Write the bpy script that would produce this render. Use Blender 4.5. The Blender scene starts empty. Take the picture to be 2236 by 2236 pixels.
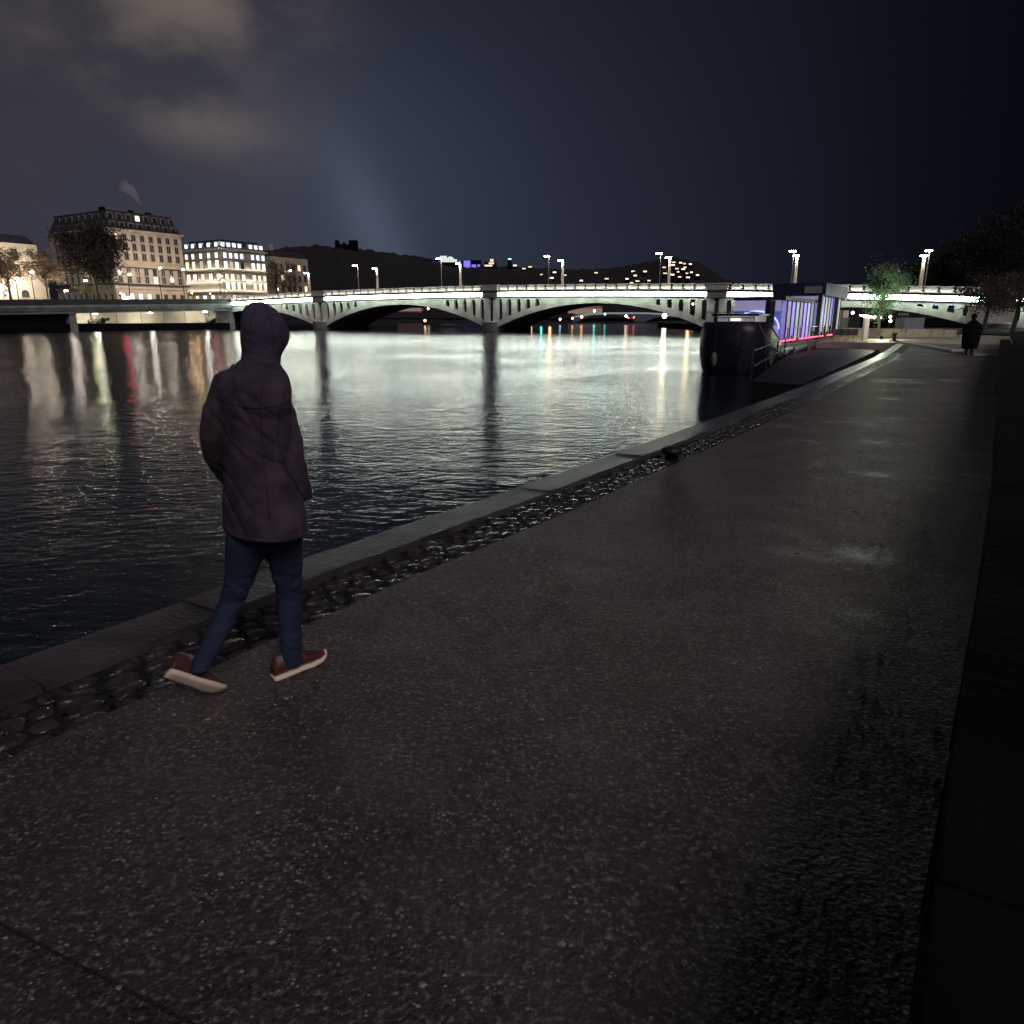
import bpy, bmesh, math, random
from mathutils import Vector, Matrix, noise as mnoise
random.seed(7)
rad = math.radians
S = bpy.context.scene
C = S.collection

# ------------------------------------------------------------------ camera
PITCH = rad(15.3); FPX = 1550.0; HC = 1.7
cam = bpy.data.cameras.new('camera'); camo = bpy.data.objects.new('camera', cam); C.objects.link(camo)
cam.sensor_width = 36; cam.lens = FPX / 2236 * 36; cam.clip_start = .05; cam.clip_end = 6000
camo.location = (0, 0, HC); camo.rotation_euler = (rad(90) - PITCH, 0, 0)
S.camera = camo
S.view_settings.view_transform = 'Standard'
try: S.view_settings.look = 'None'
except Exception: pass
S.view_settings.exposure = 0; S.view_settings.gamma = 1
S.cycles.use_denoising = True
try: S.cycles.denoiser = "OPENIMAGEDENOISE"; S.cycles.denoising_input_passes = "RGB_ALBEDO_NORMAL"; S.cycles.denoising_prefilter = "ACCURATE"
except Exception: pass
S.cycles.max_bounces = 5; S.cycles.diffuse_bounces = 2; S.cycles.glossy_bounces = 3
S.cycles.transmission_bounces = 3; S.cycles.volume_bounces = 0; S.cycles.transparent_max_bounces = 6
S.cycles.sample_clamp_indirect = 1.2; S.cycles.sample_clamp_direct = 0
S.cycles.use_light_tree = True
S.cycles.use_adaptive_sampling = False

# ------------------------------------------------------------------ night sky
world = bpy.data.worlds.new('World'); S.world = world; world.use_nodes = True
nt = world.node_tree; nt.nodes.clear()
class NB:
    """tiny node builder"""
    def __init__(s, nt): s.nt = nt
    def n(s, t, **k):
        o = s.nt.nodes.new(t)
        for a, v in k.items(): setattr(o, a, v)
        return o
    def lk(s, a, b): s.nt.links.new(a, b)
    def m(s, op, a, b=None, c=None, clamp=False):
        o = s.n('ShaderNodeMath', operation=op); o.use_clamp = clamp
        for i, v in enumerate((a, b, c)):
            if v is None: continue
            if isinstance(v, (int, float)): o.inputs[i].default_value = v
            else: s.lk(v, o.inputs[i])
        return o.outputs[0]
    def mr(s, v, a, b, c=0, d=1, smooth=True):
        o = s.n('ShaderNodeMapRange'); o.interpolation_type = 'SMOOTHSTEP' if smooth else 'LINEAR'
        s.lk(v, o.inputs[0])
        for i, x in enumerate((a, b, c, d)): o.inputs[i + 1].default_value = x
        return o.outputs[0]
    def col(s, c, f):      # colour * factor
        o = s.n('ShaderNodeMix', data_type='RGBA', blend_type='MULTIPLY'); o.inputs[0].default_value = 1
        o.inputs[6].default_value = (*c, 1); s.lk(f, o.inputs[7]); return o.outputs[2]
    def add(s, a, b):
        o = s.n('ShaderNodeMix', data_type='RGBA', blend_type='ADD'); o.inputs[0].default_value = 1
        s.lk(a, o.inputs[6]); s.lk(b, o.inputs[7]); return o.outputs[2]
    def mix(s, f, a, b, mode='MIX'):
        o = s.n('ShaderNodeMix', data_type='RGBA', blend_type=mode)
        if isinstance(f, (int, float)): o.inputs[0].default_value = f
        else: s.lk(f, o.inputs[0])
        for i, v in ((6, a), (7, b)):
            if isinstance(v, tuple): o.inputs[i].default_value = (*v, 1)
            else: s.lk(v, o.inputs[i])
        return o.outputs[2]
b = NB(nt)
tc = b.n('ShaderNodeTexCoord'); sep = b.n('ShaderNodeSeparateXYZ'); b.lk(tc.outputs['Generated'], sep.inputs[0])
az = b.m('ARCTAN2', sep.outputs[0], sep.outputs[1]); el = b.m('ARCSINE', sep.outputs[2])
def wnoise(scale, detail, seed=0, sx=1, sz=1):
    mp = b.n('ShaderNodeMapping'); mp.inputs['Scale'].default_value = (sx, 1, sz); mp.inputs['Location'].default_value = (seed, seed * .7, 0)
    b.lk(tc.outputs['Generated'], mp.inputs[0])
    n = b.n('ShaderNodeTexNoise'); n.inputs['Scale'].default_value = scale; n.inputs['Detail'].default_value = detail; n.inputs['Roughness'].default_value = .5
    b.lk(mp.outputs[0], n.inputs['Vector']); return n.outputs[0]
# dark navy night with a faint city glow that thins to the east and to the zenith
leftness = b.mr(az, .62, -.05)
front = b.mr(el, .62, 0.0)
blue = b.col((.019, .0225, .040), b.m('ADD', b.m('MULTIPLY', leftness, b.m('ADD', .32, b.m('MULTIPLY', front, .62))), .13))
warm = b.col((.026, .023, .020), b.m('MULTIPLY', b.m('MULTIPLY', b.mr(az, -.08, -.42), b.mr(el, .8, .5)), b.m('ADD', .30, b.m('MULTIPLY', front, .35))))
# sodium lit clouds
nz = wnoise(4.2, 3.0, 3.1, 1, 1.5)
lowsky = b.mr(el, .85, .45)
cl = b.m('MULTIPLY', b.m('MULTIPLY', b.mr(nz, .42, .72), b.mr(az, -.14, -.34)), lowsky)
def gauss(ca, ce, wa, we, rot=0):
    da = b.m('SUBTRACT', az, ca); de = b.m('SUBTRACT', el, ce)
    if rot:
        c_, s_ = math.cos(rot), math.sin(rot)
        da, de = b.m('ADD', b.m('MULTIPLY', da, c_), b.m('MULTIPLY', de, s_)), b.m('SUBTRACT', b.m('MULTIPLY', de, c_), b.m('MULTIPLY', da, s_))
    q = b.m('ADD', b.m('POWER', b.m('ABSOLUTE', b.m('DIVIDE', da, wa)), 2), b.m('POWER', b.m('ABSOLUTE', b.m('DIVIDE', de, we)), 2))
    return b.m('EXPONENT', b.m('MULTIPLY', q, -1))
wisp = b.mr(wnoise(7.5, 5, 1.7, 1, 1.6), .36, .62, .12, 1.25)
c1 = b.m('ADD', b.m('MULTIPLY', gauss(-.375, .345, .12, .060), .95), b.m('MULTIPLY', gauss(-.385, .222, .095, .034, -.15), .62))
c1 = b.m('ADD', c1, b.m('MULTIPLY', gauss(-.495, .285, .065, .042), .45))
cloud = b.col((.092, .068, .048), b.m('ADD', b.m('MULTIPLY', c1, wisp), b.m('MULTIPLY', cl, .10)))
# beam of light over the hill
bm_ = b.m('MULTIPLY', b.m('ADD', b.m('MULTIPLY', gauss(-.178, .105, .036, .105, .42), .85), b.m('MULTIPLY', gauss(-.19, .16, .19, .20, .25), .55)), b.mr(el, -.02, .05, .3, 1))
beam = b.col((.050, .062, .088), b.m('MULTIPLY', bm_, .62))
tot = b.add(b.add(blue, warm), b.add(cloud, beam))
below = b.mr(el, -.06, 0, .15, 1)
fin = b.mix(1.0, tot, b.col((1, 1, 1), below), 'MULTIPLY')
bg = b.n('ShaderNodeBackground'); b.lk(fin, bg.inputs[0]); bg.inputs[1].default_value = 1.0
wo = b.n('ShaderNodeOutputWorld'); b.lk(bg.outputs[0], wo.inputs[0])

# wide sun added as fill, standing in for city light behind the viewer
sun = bpy.data.lights.new('city_fill_sun', 'SUN'); sun.energy = 1.0; sun.angle = rad(25); sun.color = (1.0, .85, .91)
suno = bpy.data.objects.new('city_fill_sun', sun); C.objects.link(suno)
suno.rotation_euler = Vector((-.35, .72, -.62)).to_track_quat('-Z', 'Y').to_euler()

# ------------------------------------------------------------------ projection of measured points
cp, sp_ = math.cos(PITCH), math.sin(PITCH)
def ray(x, y):
    a, u = (x - 1118) / FPX, (1118 - y) / FPX
    return Vector((a, u * sp_ + cp, u * cp - sp_))
def onz(x, y, z=0):
    d = ray(x, y); return Vector((0, 0, HC)) + d * ((z - HC) / d.z)
def atF(x, y, F):
    d = ray(x, y); return Vector((0, 0, HC)) + d * (F / d.y)

# ------------------------------------------------------------------ helpers
MAT = {}
def mat(name, col=(.5, .5, .5), rough=.7, metal=0, emit=None, es=0, var=0, vscale=3, bump=0, bscale=20, spec=.5, coat=0, vcol=None):
    if name in MAT: return MAT[name]
    m = bpy.data.materials.new(name); m.use_nodes = True; t = m.node_tree; q = NB(t)
    p = t.nodes['Principled BSDF']
    p.inputs['Base Color'].default_value = (*col, 1); p.inputs['Roughness'].default_value = rough
    p.inputs['Metallic'].default_value = metal; p.inputs['Specular IOR Level'].default_value = spec
    p.inputs['Coat Weight'].default_value = coat
    if emit: p.inputs['Emission Color'].default_value = (*emit, 1); p.inputs['Emission Strength'].default_value = es
    if var or bump:
        g = q.n('ShaderNodeNewGeometry')
    if var:
        n = q.n('ShaderNodeTexNoise'); n.inputs['Scale'].default_value = vscale; n.inputs['Detail'].default_value = 5
        q.lk(g.outputs['Position'], n.inputs['Vector'])
        v2 = vcol or tuple(c * (1 - var) for c in col)
        f = q.mr(n.outputs[0], .35, .68)
        q.lk(q.mix(f, tuple(min(1, c * (1 + var * .5)) for c in col), v2), p.inputs['Base Color'])
    if bump:
        n = q.n('ShaderNodeTexNoise'); n.inputs['Scale'].default_value = bscale; n.inputs['Detail'].default_value = 4
        q.lk(g.outputs['Position'], n.inputs['Vector'])
        bp = q.n('ShaderNodeBump'); bp.inputs['Strength'].default_value = bump; bp.inputs['Distance'].default_value = .03
        q.lk(n.outputs[0], bp.inputs['Height']); q.lk(bp.outputs[0], p.inputs['Normal'])
    MAT[name] = m; return m
def glow(name, col, s):
    return mat(name, (.3, .3, .3), .5, emit=col, es=s)

def link(name, me, m=None, parent=None, loc=None, rot=None):
    o = bpy.data.objects.new(name, me); C.objects.link(o)
    if m is not None and not me.materials: me.materials.append(m)
    if parent is not None: o.parent = parent
    if loc is not None: o.location = loc
    if rot is not None: o.rotation_euler = rot
    return o
def tag(o, label=None, cat=None, group=None, kind=None):
    if label: o['label'] = label
    if cat: o['category'] = cat
    if group: o['group'] = group
    if kind: o['kind'] = kind
    return o
def thing(name, label, cat, loc=(0, 0, 0), rz=0, group=None):
    o = bpy.data.objects.new(name, None); C.objects.link(o); o.location = loc; o.rotation_euler = (0, 0, rz)
    o.empty_display_size = .3
    return tag(o, label, cat, group)
class MB:
    def __init__(s): s.v = []; s.f = []
    def box(s, x0, x1, y0, y1, z0, z1):
        k = len(s.v)
        s.v += [(x0, y0, z0), (x1, y0, z0), (x1, y1, z0), (x0, y1, z0), (x0, y0, z1), (x1, y0, z1), (x1, y1, z1), (x0, y1, z1)]
        s.f += [tuple(k + i for i in q) for q in ((0, 3, 2, 1), (4, 5, 6, 7), (0, 1, 5, 4), (1, 2, 6, 5), (2, 3, 7, 6), (3, 0, 4, 7))]
        return s
    def prism(s, pts, off):           # closed polygon extruded by vector off
        k = len(s.v); n = len(pts); off = Vector(off)
        s.v += [tuple(p) for p in pts] + [tuple(Vector(p) + off) for p in pts]
        s.f += [tuple(k + i for i in range(n - 1, -1, -1)), tuple(k + n + i for i in range(n))]
        s.f += [(k + i, k + (i + 1) % n, k + n + (i + 1) % n, k + n + i) for i in range(n)]
        return s
    def strip(s, A, B, off):          # ribbon solid between polylines A and B (same length), extruded by off
        k = len(s.v); n = len(A); off = Vector(off)
        for L in (A, B): s.v += [tuple(p) for p in L] + [tuple(Vector(p) + off) for p in L]
        a0, a1, b0, b1 = k, k + n, k + 2 * n, k + 3 * n
        for i in range(n - 1):
            s.f += [(a0 + i, b0 + i, b0 + i + 1, a0 + i + 1), (a1 + i, a1 + i + 1, b1 + i + 1, b1 + i),
                    (a0 + i, a0 + i + 1, a1 + i + 1, a1 + i), (b0 + i, b1 + i, b1 + i + 1, b0 + i + 1)]
        s.f += [(a0, a1, b1, b0), (a0 + n - 1, b0 + n - 1, b1 + n - 1, a1 + n - 1)]
        return s
    def tube(s, pts, rs, n=8, cap=True, sx=1.0):
        pts = [Vector(p) for p in pts]; k0 = len(s.v)
        if isinstance(rs, (int, float)): rs = [rs] * len(pts)
        for i, p in enumerate(pts):
            t = (pts[min(i + 1, len(pts) - 1)] - pts[max(i - 1, 0)]).normalized()
            a = Vector((1, 0, 0)) if abs(t.x) < .8 else Vector((0, 1, 0))
            u = t.cross(a).normalized(); w = t.cross(u)
            for j in range(n):
                th = 2 * math.pi * j / n
                s.v.append(tuple(p + (u * math.cos(th) + w * math.sin(th)) * rs[i]))
        for i in range(len(pts) - 1):
            for j in range(n):
                s.f.append((k0 + i * n + j, k0 + i * n + (j + 1) % n, k0 + (i + 1) * n + (j + 1) % n, k0 + (i + 1) * n + j))
        if cap:
            s.f.append(tuple(k0 + j for j in range(n - 1, -1, -1))); e = k0 + (len(pts) - 1) * n; s.f.append(tuple(e + j for j in range(n)))
        return s
    def loft(s, rings):               # list of equal-length rings of points, closed and capped
        k0 = len(s.v); n = len(rings[0])
        for r in rings: s.v += [tuple(p) for p in r]
        for i in range(len(rings) - 1):
            for j in range(n):
                s.f.append((k0 + i * n + j, k0 + i * n + (j + 1) % n, k0 + (i + 1) * n + (j + 1) % n, k0 + (i + 1) * n + j))
        s.f.append(tuple(k0 + j for j in range(n - 1, -1, -1))); e = k0 + (len(rings) - 1) * n; s.f.append(tuple(e + j for j in range(n)))
        return s
    def ball(s, c, r, nu=10, nv=6, jit=0, sq=1.0):
        rings = []; c = Vector(c); rx, ry, rz = r if isinstance(r, tuple) else (r, r, r)
        for i in range(nv + 1):
            ph = math.pi * (.04 + .92 * i / nv)
            ring = []
            for j in range(nu):
                th = 2 * math.pi * j / nu; d = 1 + random.uniform(-jit, jit)
                cx, cy, cz = math.sin(ph) * math.cos(th), math.sin(ph) * math.sin(th), -math.cos(ph)
                if sq != 1.0: cx, cy, cz = [math.copysign(abs(q) ** sq, q) for q in (cx, cy, cz)]
                ring.append(c + Vector((cx * rx, cy * ry, cz * rz)) * d)
            rings.append(ring)
        return s.loft(rings)
    def mesh(s, name, smooth=False):
        me = bpy.data.meshes.new(name); me.from_pydata(s.v, [], s.f)
        bmx = bmesh.new(); bmx.from_mesh(me); bmesh.ops.recalc_face_normals(bmx, faces=bmx.faces); bmx.to_mesh(me); bmx.free()
        if smooth:
            for p in me.polygons: p.use_smooth = True
        return me
    def build(s, name, m, parent=None, smooth=False, loc=None, rot=None):
        return link(name, s.mesh(name, smooth), m, parent, loc, rot)

# ------------------------------------------------------------------ materials
asphalt = None
def wet_ground():
    m = bpy.data.materials.new('wet_gravel_path'); m.use_nodes = True; t = m.node_tree; q = NB(t); p = t.nodes['Principled BSDF']
    g = q.n('ShaderNodeNewGeometry')
    def N(sc, det=3, r=.5):
        n = q.n('ShaderNodeTexNoise'); n.inputs['Scale'].default_value = sc; n.inputs['Detail'].default_value = det; n.inputs['Roughness'].default_value = r
        q.lk(g.outputs['Position'], n.inputs['Vector']); return n.outputs[0]
    v = q.n('ShaderNodeTexVoronoi'); v.inputs['Scale'].default_value = 62; q.lk(g.outputs['Position'], v.inputs['Vector'])
    sp = q.n('ShaderNodeSeparateXYZ'); q.lk(v.outputs['Color'], sp.inputs[0])
    chip = q.m('MULTIPLY', q.mr(sp.outputs[0], .62, .98), q.mr(v.outputs['Distance'], .55, .25))
    patch = q.mr(N(1.1, 4, .6), .35, .7)
    base = q.mix(patch, (.050, .040, .038), (.106, .083, .078))
    base = q.mix(q.mr(N(11, 6, .75), .3, .72), base, q.mix(.6, base, (.018, .016, .016)))
    base = q.mix(q.m('MULTIPLY', q.mr(N(38, 3, .7), .50, .70), .85), base, (.23, .195, .18))
    base = q.mix(q.m('MULTIPLY', chip, q.m('MULTIPLY', q.mr(N(3.2, 3, .6), .45, .68), .85)), base, (.46, .40, .37))
    q.lk(base, p.inputs['Base Color'])
    wet = q.mr(N(.62, 5, .7), .48, .76)
    q.lk(q.mr(wet, 0, 1, .52, .25), p.inputs['Roughness'])
    p.inputs['Specular IOR Level'].default_value = .5
    h = q.m('ADD', q.m('MULTIPLY', N(42, 4, .6), 1.1), q.m('ADD', q.m('MULTIPLY', N(9, 5, .6), .9), q.m('MULTIPLY', v.outputs['Distance'], -.35)))
    bp = q.n('ShaderNodeBump'); bp.inputs['Distance'].default_value = .012
    q.lk(q.mr(wet, 0, 1, 1.0, .45), bp.inputs['Strength']); q.lk(h, bp.inputs['Height']); q.lk(bp.outputs[0], p.inputs['Normal'])
    return m
def water_mat():
    m = bpy.data.materials.new('river_water'); m.use_nodes = True; t = m.node_tree; q = NB(t); p = t.nodes['Principled BSDF']
    g = q.n('ShaderNodeNewGeometry'); mp = q.n('ShaderNodeMapping'); q.lk(g.outputs['Position'], mp.inputs[0])
    mp.inputs['Rotation'].default_value = (0, 0, rad(20)); mp.inputs['Scale'].default_value = (.75, 1.25, 1)
    def N(sc, det=3, r=.5, d=0):
        n = q.n('ShaderNodeTexNoise'); n.inputs['Scale'].default_value = sc; n.inputs['Detail'].default_value = det; n.inputs['Roughness'].default_value = r
        n.inputs['Distortion'].default_value = d
        q.lk(mp.outputs[0], n.inputs['Vector']); return n.outputs[0]
    p.inputs['Base Color'].default_value = (.004, .011, .014, 1); p.inputs['IOR'].default_value = 1.33
    p.inputs['Roughness'].default_value = .10
    # calm lanes and ruffled lanes
    lane = q.mr(N(.045, 3, .6, .6), .38, .62, .55, 1.25)
    h = q.m('ADD', q.m('MULTIPLY', N(5.2, 4, .6, .4), .024), q.m('ADD', q.m('MULTIPLY', N(1.3, 2, .5), .045), q.m('MULTIPLY', N(14, 2), .004)))
    bp = q.n('ShaderNodeBump'); bp.inputs['Distance'].default_value = 1.0
    q.lk(q.m('MULTIPLY', lane, .78), bp.inputs['Strength']); q.lk(h, bp.inputs['Height']); q.lk(bp.outputs[0], p.inputs['Normal'])
    return m
M_path = wet_ground(); M_water = water_mat()
M_stone = mat('wet_quay_stone', (.062, .056, .056), .30, var=.45, vscale=2.2, bump=.28, bscale=26)
M_cob = mat('wet_cobble', (.042, .039, .039), .22, var=.6, vscale=9, bump=.4, bscale=34)
M_grout = mat('black_joint_mud', (.014, .013, .012), .6, bump=1, var=.5, vscale=20, bscale=60)
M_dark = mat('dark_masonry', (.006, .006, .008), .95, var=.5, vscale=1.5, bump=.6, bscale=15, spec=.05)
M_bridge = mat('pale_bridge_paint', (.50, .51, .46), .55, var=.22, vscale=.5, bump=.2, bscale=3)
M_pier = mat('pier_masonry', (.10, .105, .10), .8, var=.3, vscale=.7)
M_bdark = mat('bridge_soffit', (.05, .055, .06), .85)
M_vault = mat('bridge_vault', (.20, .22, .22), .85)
M_band = glow('girder_face_glow', (.88, 1.0, .87), 32.0)  # emission stands for the LED light on the girder face
M_up = glow('added_uplight_glow', (1.0, 1.0, .90), 34.0)
M_down = glow('added_downlight_glow', (.88, 1.0, .87), 34.0)
M_lamp = glow('street_lamp_glow', (1.0, .88, .64), 85)
M_post = mat('lamp_post_paint', (.72, .68, .58), .6)
M_conc = mat('deck_concrete', (.22, .23, .22), .8, var=.3, vscale=.4)
M_facade = mat('warm_limestone', (.42, .36, .31), .85, var=.15, vscale=.3)
M_facade2 = mat('cream_limestone', (.46, .41, .33), .85, var=.15, vscale=.3)
M_roof = mat('slate_roof', (.030, .033, .040), .6, var=.3, vscale=.8)
M_frame = mat('window_frame', (.30, .29, .27), .6)
M_pane = mat('dark_window_pane', (.02, .022, .025), .15)
M_lit = glow('lit_window_warm', (1.0, .74, .42), 2.2)
M_hot = glow('lit_window_bright', (1.0, .86, .62), 2.6)
M_cool = glow('lit_dormer_cool', (.72, .95, 1.0), 1.7)
M_bark = mat('bark', (.05, .04, .03), .9, bump=.4, bscale=8)
M_leafd = mat('leaf_dark', (.050, .036, .024), .7, var=.5, vscale=.6)
M_leafb = mat('leaf_brown', (.10, .062, .034), .7, var=.5, vscale=.6)
M_leafg = mat('leaf_green', (.12, .22, .12), .7, var=.5, vscale=.8)
M_leafy = mat('leaf_autumn', (.30, .22, .13), .7, var=.5, vscale=.6)
M_hill = mat('wooded_hill', (.012, .011, .010), .95, var=.4, vscale=.02)
M_black = mat('matt_black_steel', (.015, .015, .018), .5)
M_hull = mat('dark_hull_paint', (.012, .010, .020), .45, var=.3, vscale=1, bump=.1, bscale=3)

# ------------------------------------------------------------------ quay frame: s along the quay, n away from the river
QA = onz(0, 1445); QB = onz(1917, 760); D = (QB - QA); D.z = 0; D.normalize(); NN = Vector((D.y, -D.x, 0))
def qp(s, n, z=0): p = QA + D * s + NN * n; return Vector((p.x, p.y, z))
def lerp(tb, s):
    if s <= tb[0][0]: return tb[0][1] + (s - tb[0][0]) * (tb[1][1] - tb[0][1]) / (tb[1][0] - tb[0][0])
    for (a, va), (c, vc) in zip(tb, tb[1:]):
        if s <= c: return va + (vc - va) * (s - a) / (c - a)
    return tb[-1][1]
ET = [(0, 0.0), (2, .06), (4.3, .20), (8, .36), (18, .66), (35, .80), (60, .25)]
def edge(s): return lerp(ET, s)
CW, BW = .46, .50          # coping width, cobble band width
WT = [(-5, 3.95), (0.4, 4.09), (3.3, 4.26), (7.9, 4.48), (22.5, 5.01), (60, 6.4)]
QEND = 56.0
ss = [-8 + i * .5 for i in range(int((QEND + 8) / .5) + 1)]
# ground of the path, one sheet of quads (undulating a little)
def sheet(name, s_list, n0, n1, cols, m, z=lambda s, n: 0, **k):
    v = []; f = []
    for s in s_list:
        a, c = n0(s), n1(s)
        for j in range(cols + 1):
            n = a + (c - a) * j / cols; v.append(tuple(qp(s, n, z(s, n))))
    w = cols + 1
    for i in range(len(s_list) - 1):
        for j in range(cols): f.append((i * w + j, (i + 1) * w + j, (i + 1) * w + j + 1, i * w + j + 1))
    me = bpy.data.meshes.new(name); me.from_pydata(v, [], f)
    for p in me.polygons: p.use_smooth = True
    return tag(link(name, me, m), **k)
def hump(s, n): return .012 * mnoise.noise(Vector((s * .5, n * .9, 1.3))) + .006 * mnoise.noise(Vector((s * 1.7, n * 2.1, 4)))
fine = [-5 + i * .25 for i in range(int(61 / .25) + 1)]
sheet('path', fine, lambda s: edge(s) + CW + BW - .01, lambda s: 9.0, 26, M_path, hump, kind='structure')
# quay body: wall face down to the water, coping slabs on it, joint bed under the cobbles
mb = MB()
A = [qp(s, edge(s) + .04, -.16) for s in ss]; B_ = [qp(s, edge(s) + CW + BW, -.16) for s in ss]
mb.strip(A, B_, (0, 0, -3.0)); quay = mb.build('quay_wall', M_dark); tag(quay, kind='structure')
mb = MB(); A = [qp(s, edge(s) + CW - .06, -.036) for s in ss]; B_ = [qp(s, edge(s) + CW + BW + .05, -.036) for s in ss]
mb.strip(A, B_, (0, 0, -.09)); bed = mb.build('gutter', M_grout); tag(bed, kind='structure')
# coping slabs: long stones with open joints and a worn outer arris
s = -7.5; k = 0
while s < QEND:
    L = random.uniform(.95, 1.35) if s < 22 else random.uniform(2.6, 3.4)
    dz = random.uniform(-.006, .008)
    prof = [(0.0, -.13), (0.0, -.045), (.008, -.022), (.022, -.008), (.045, .002), (CW - .05, .000), (CW - .012, -.012), (CW - .004, -.05), (CW - .004, -.13)]
    rings = []
    for i in range(7):
        q = s + .006 + (L - .012) * i / 6
        e = edge(q); rings.append([qp(q, e + n + (.006 * mnoise.noise(Vector((q * 5, 0, 3))) if n < .02 else 0), z + dz + (.004 * mnoise.noise(Vector((q * 4, n * 9, 0))) if z > -.03 else 0)) for n, z in prof])
    MB().loft(rings).build('coping_stone', M_stone, quay)
    s += L; k += 1
# cobbles: four staggered rows of domed setts
def cobble_mesh(i):
    r = random.Random(i); mb = MB(); rings = []; nu = 8
    for (z, f) in ((-.10, 1.0), (-.018, 1.0), (-.007, .95), (.002, .78), (.0065, .42)):
        rings.append([(math.copysign(abs(math.cos(2 * math.pi * j / nu + .39)) ** .7, math.cos(2 * math.pi * j / nu + .39)) * .5 * f * (1 + r.uniform(-.13, .13)),
                       math.copysign(abs(math.sin(2 * math.pi * j / nu + .39)) ** .7, math.sin(2 * math.pi * j / nu + .39)) * .5 * f * (1 + r.uniform(-.13, .13)),
                       z * (1 + r.uniform(-.1, .1))) for j in range(nu)])
    return mb.loft(rings).mesh('cobble', True)
cob_me = [cobble_mesh(i) for i in range(9)]
for me in cob_me: me.materials.append(M_cob)
spots = []
for row in range(4):
    s = -3.0 + random.uniform(0, .1)
    while s < QEND - 1:
        L = random.uniform(.10, .21)
        spots.append((s + L / 2, row, L)); s += L + .012
spots.sort(key=lambda a: abs(a[0] - 3.4) if a[0] > 0 else 99 - a[0])
far = MB()
for i, (s, row, L) in enumerate(spots):
    w = BW / 4; n = edge(s) + CW + w * (row + .5) + random.uniform(-.006, .006)
    z = -.016 + random.uniform(-.013, .006); an = math.atan2(D.y, D.x) + random.uniform(-.12, .12)
    tilt = (random.uniform(-.14, .14), random.uniform(-.14, .14), an); sc = (L * .98, (w - .014), random.uniform(.85, 1.15))
    if i < 300:
        o = link('cobble', cob_me[i % 9], None, bed, qp(s, n, z), tilt); o.scale = sc
    elif s < 40:
        Mx = Matrix.Translation(qp(s, n, z)) @ Matrix.Rotation(an, 4, 'Z') @ Matrix.Rotation(tilt[0], 4, 'X') @ Matrix.Diagonal((*sc, 1))
        me = cob_me[i % 9]; k0 = len(far.v)
        far.v += [tuple(Mx @ v.co) for v in me.vertices]; far.f += [tuple(k0 + j for j in p.vertices) for p in me.polygons]
fo = far.build('far_cobbles', M_cob, bed, True); fo['kind'] = 'stuff'
# loose chips of gravel on the near part of the path
M_peb = mat('pebble', (.24, .205, .19), .55, var=.5, vscale=40)
M_pebd = mat('pebble_dark', (.07, .06, .058), .4, var=.5, vscale=40)
for nm, m_, cnt in (('gravel', M_peb, 5000), ('dark_gravel', M_pebd, 9000)):
    mb = MB()
    for i in range(cnt):
        s = random.uniform(-2.6, 0) + 7.5 * random.random() ** 1.7; n = random.uniform(edge(s) + CW + BW + .03, lerp(WT, s) - .02)
        if mnoise.noise(Vector((s * 1.6, n * 1.6, 2))) < random.uniform(-.35, .30): continue
        r = random.uniform(.0022, .0062) * (1.7 if random.random() < .10 else 1); p = qp(s, n, hump(s, n) + r * .15); k0 = len(mb.v); a0 = random.random() * 6
        for (zz, ff) in ((0, 1), (.55, .55)):
            for j in range(5):
                th = a0 + j * 1.2566; q = r * ff * random.uniform(.75, 1.25)
                mb.v.append((p.x + math.cos(th) * q * 1.3, p.y + math.sin(th) * q, p.z + zz * r))
        mb.f += [tuple(k0 + 5 + j for j in range(5))] + [(k0 + j, k0 + (j + 1) % 5, k0 + 5 + (j + 1) % 5, k0 + 5 + j) for j in range(5)]
    tag(mb.build(nm, m_), kind='stuff')

# old repair joint across the path, near the viewer
jt = MB(); J0, J1 = onz(-60, 1985, 0), onz(470, 2262, 0); Lp, Rp = [], []
for i in range(41):
    p = J0.lerp(J1, i / 40); q_ = (p - QA); s_, n_ = q_.dot(D), q_.dot(NN); p = p + NN * (.012 * mnoise.noise(Vector((i * .35, 0, 7)))); z_ = hump(s_, n_) + .004
    w_ = .0035 * (1 + .7 * mnoise.noise(Vector((i * .5, 3, 0)))); Lp.append(Vector((p.x, p.y, z_)) + D * w_); Rp.append(Vector((p.x, p.y, z_)) - D * w_)
jt.strip(Lp, Rp, (0, 0, -.02)); tag(jt.build('path_joint', M_grout), kind='structure')
# water: one sheet to the horizon
me = bpy.data.meshes.new('river'); W = 1500
me.from_pydata([(-W, -60, -1.25), (W, -60, -1.25), (W, 2600, -1.25), (-W, 2600, -1.25)], [], [(0, 1, 2, 3)])
tag(link('river', me, M_water), kind='structure')

# low dark parapet wall on the land side of the path, with stones
wl = thing('low_wall', 'low black stone wall running along the land side of the path', 'wall', qp(0, 4.1, 0))
wl.rotation_euler = (0, 0, 0)
off0 = qp(0, 4.1, 0); s = -5.0; nst = 0
while s < 48:
    L = random.uniform(.8, 1.1) if s < 12 else 3.0
    for zi, (z0, z1) in enumerate(((-.1, .26), (.27, .52))):
        a, c = s + .006 + .35 * zi, s + L - .006 + .35 * zi
        pts = [qp(a, lerp(WT, a) + random.uniform(-.008, .008), z0) - off0, qp(c, lerp(WT, c), z0) - off0, qp(c, lerp(WT, c) + .45, z0) - off0, qp(a, lerp(WT, a) + .45, z0) - off0]
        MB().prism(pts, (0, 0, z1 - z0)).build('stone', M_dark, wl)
    s += L
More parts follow.
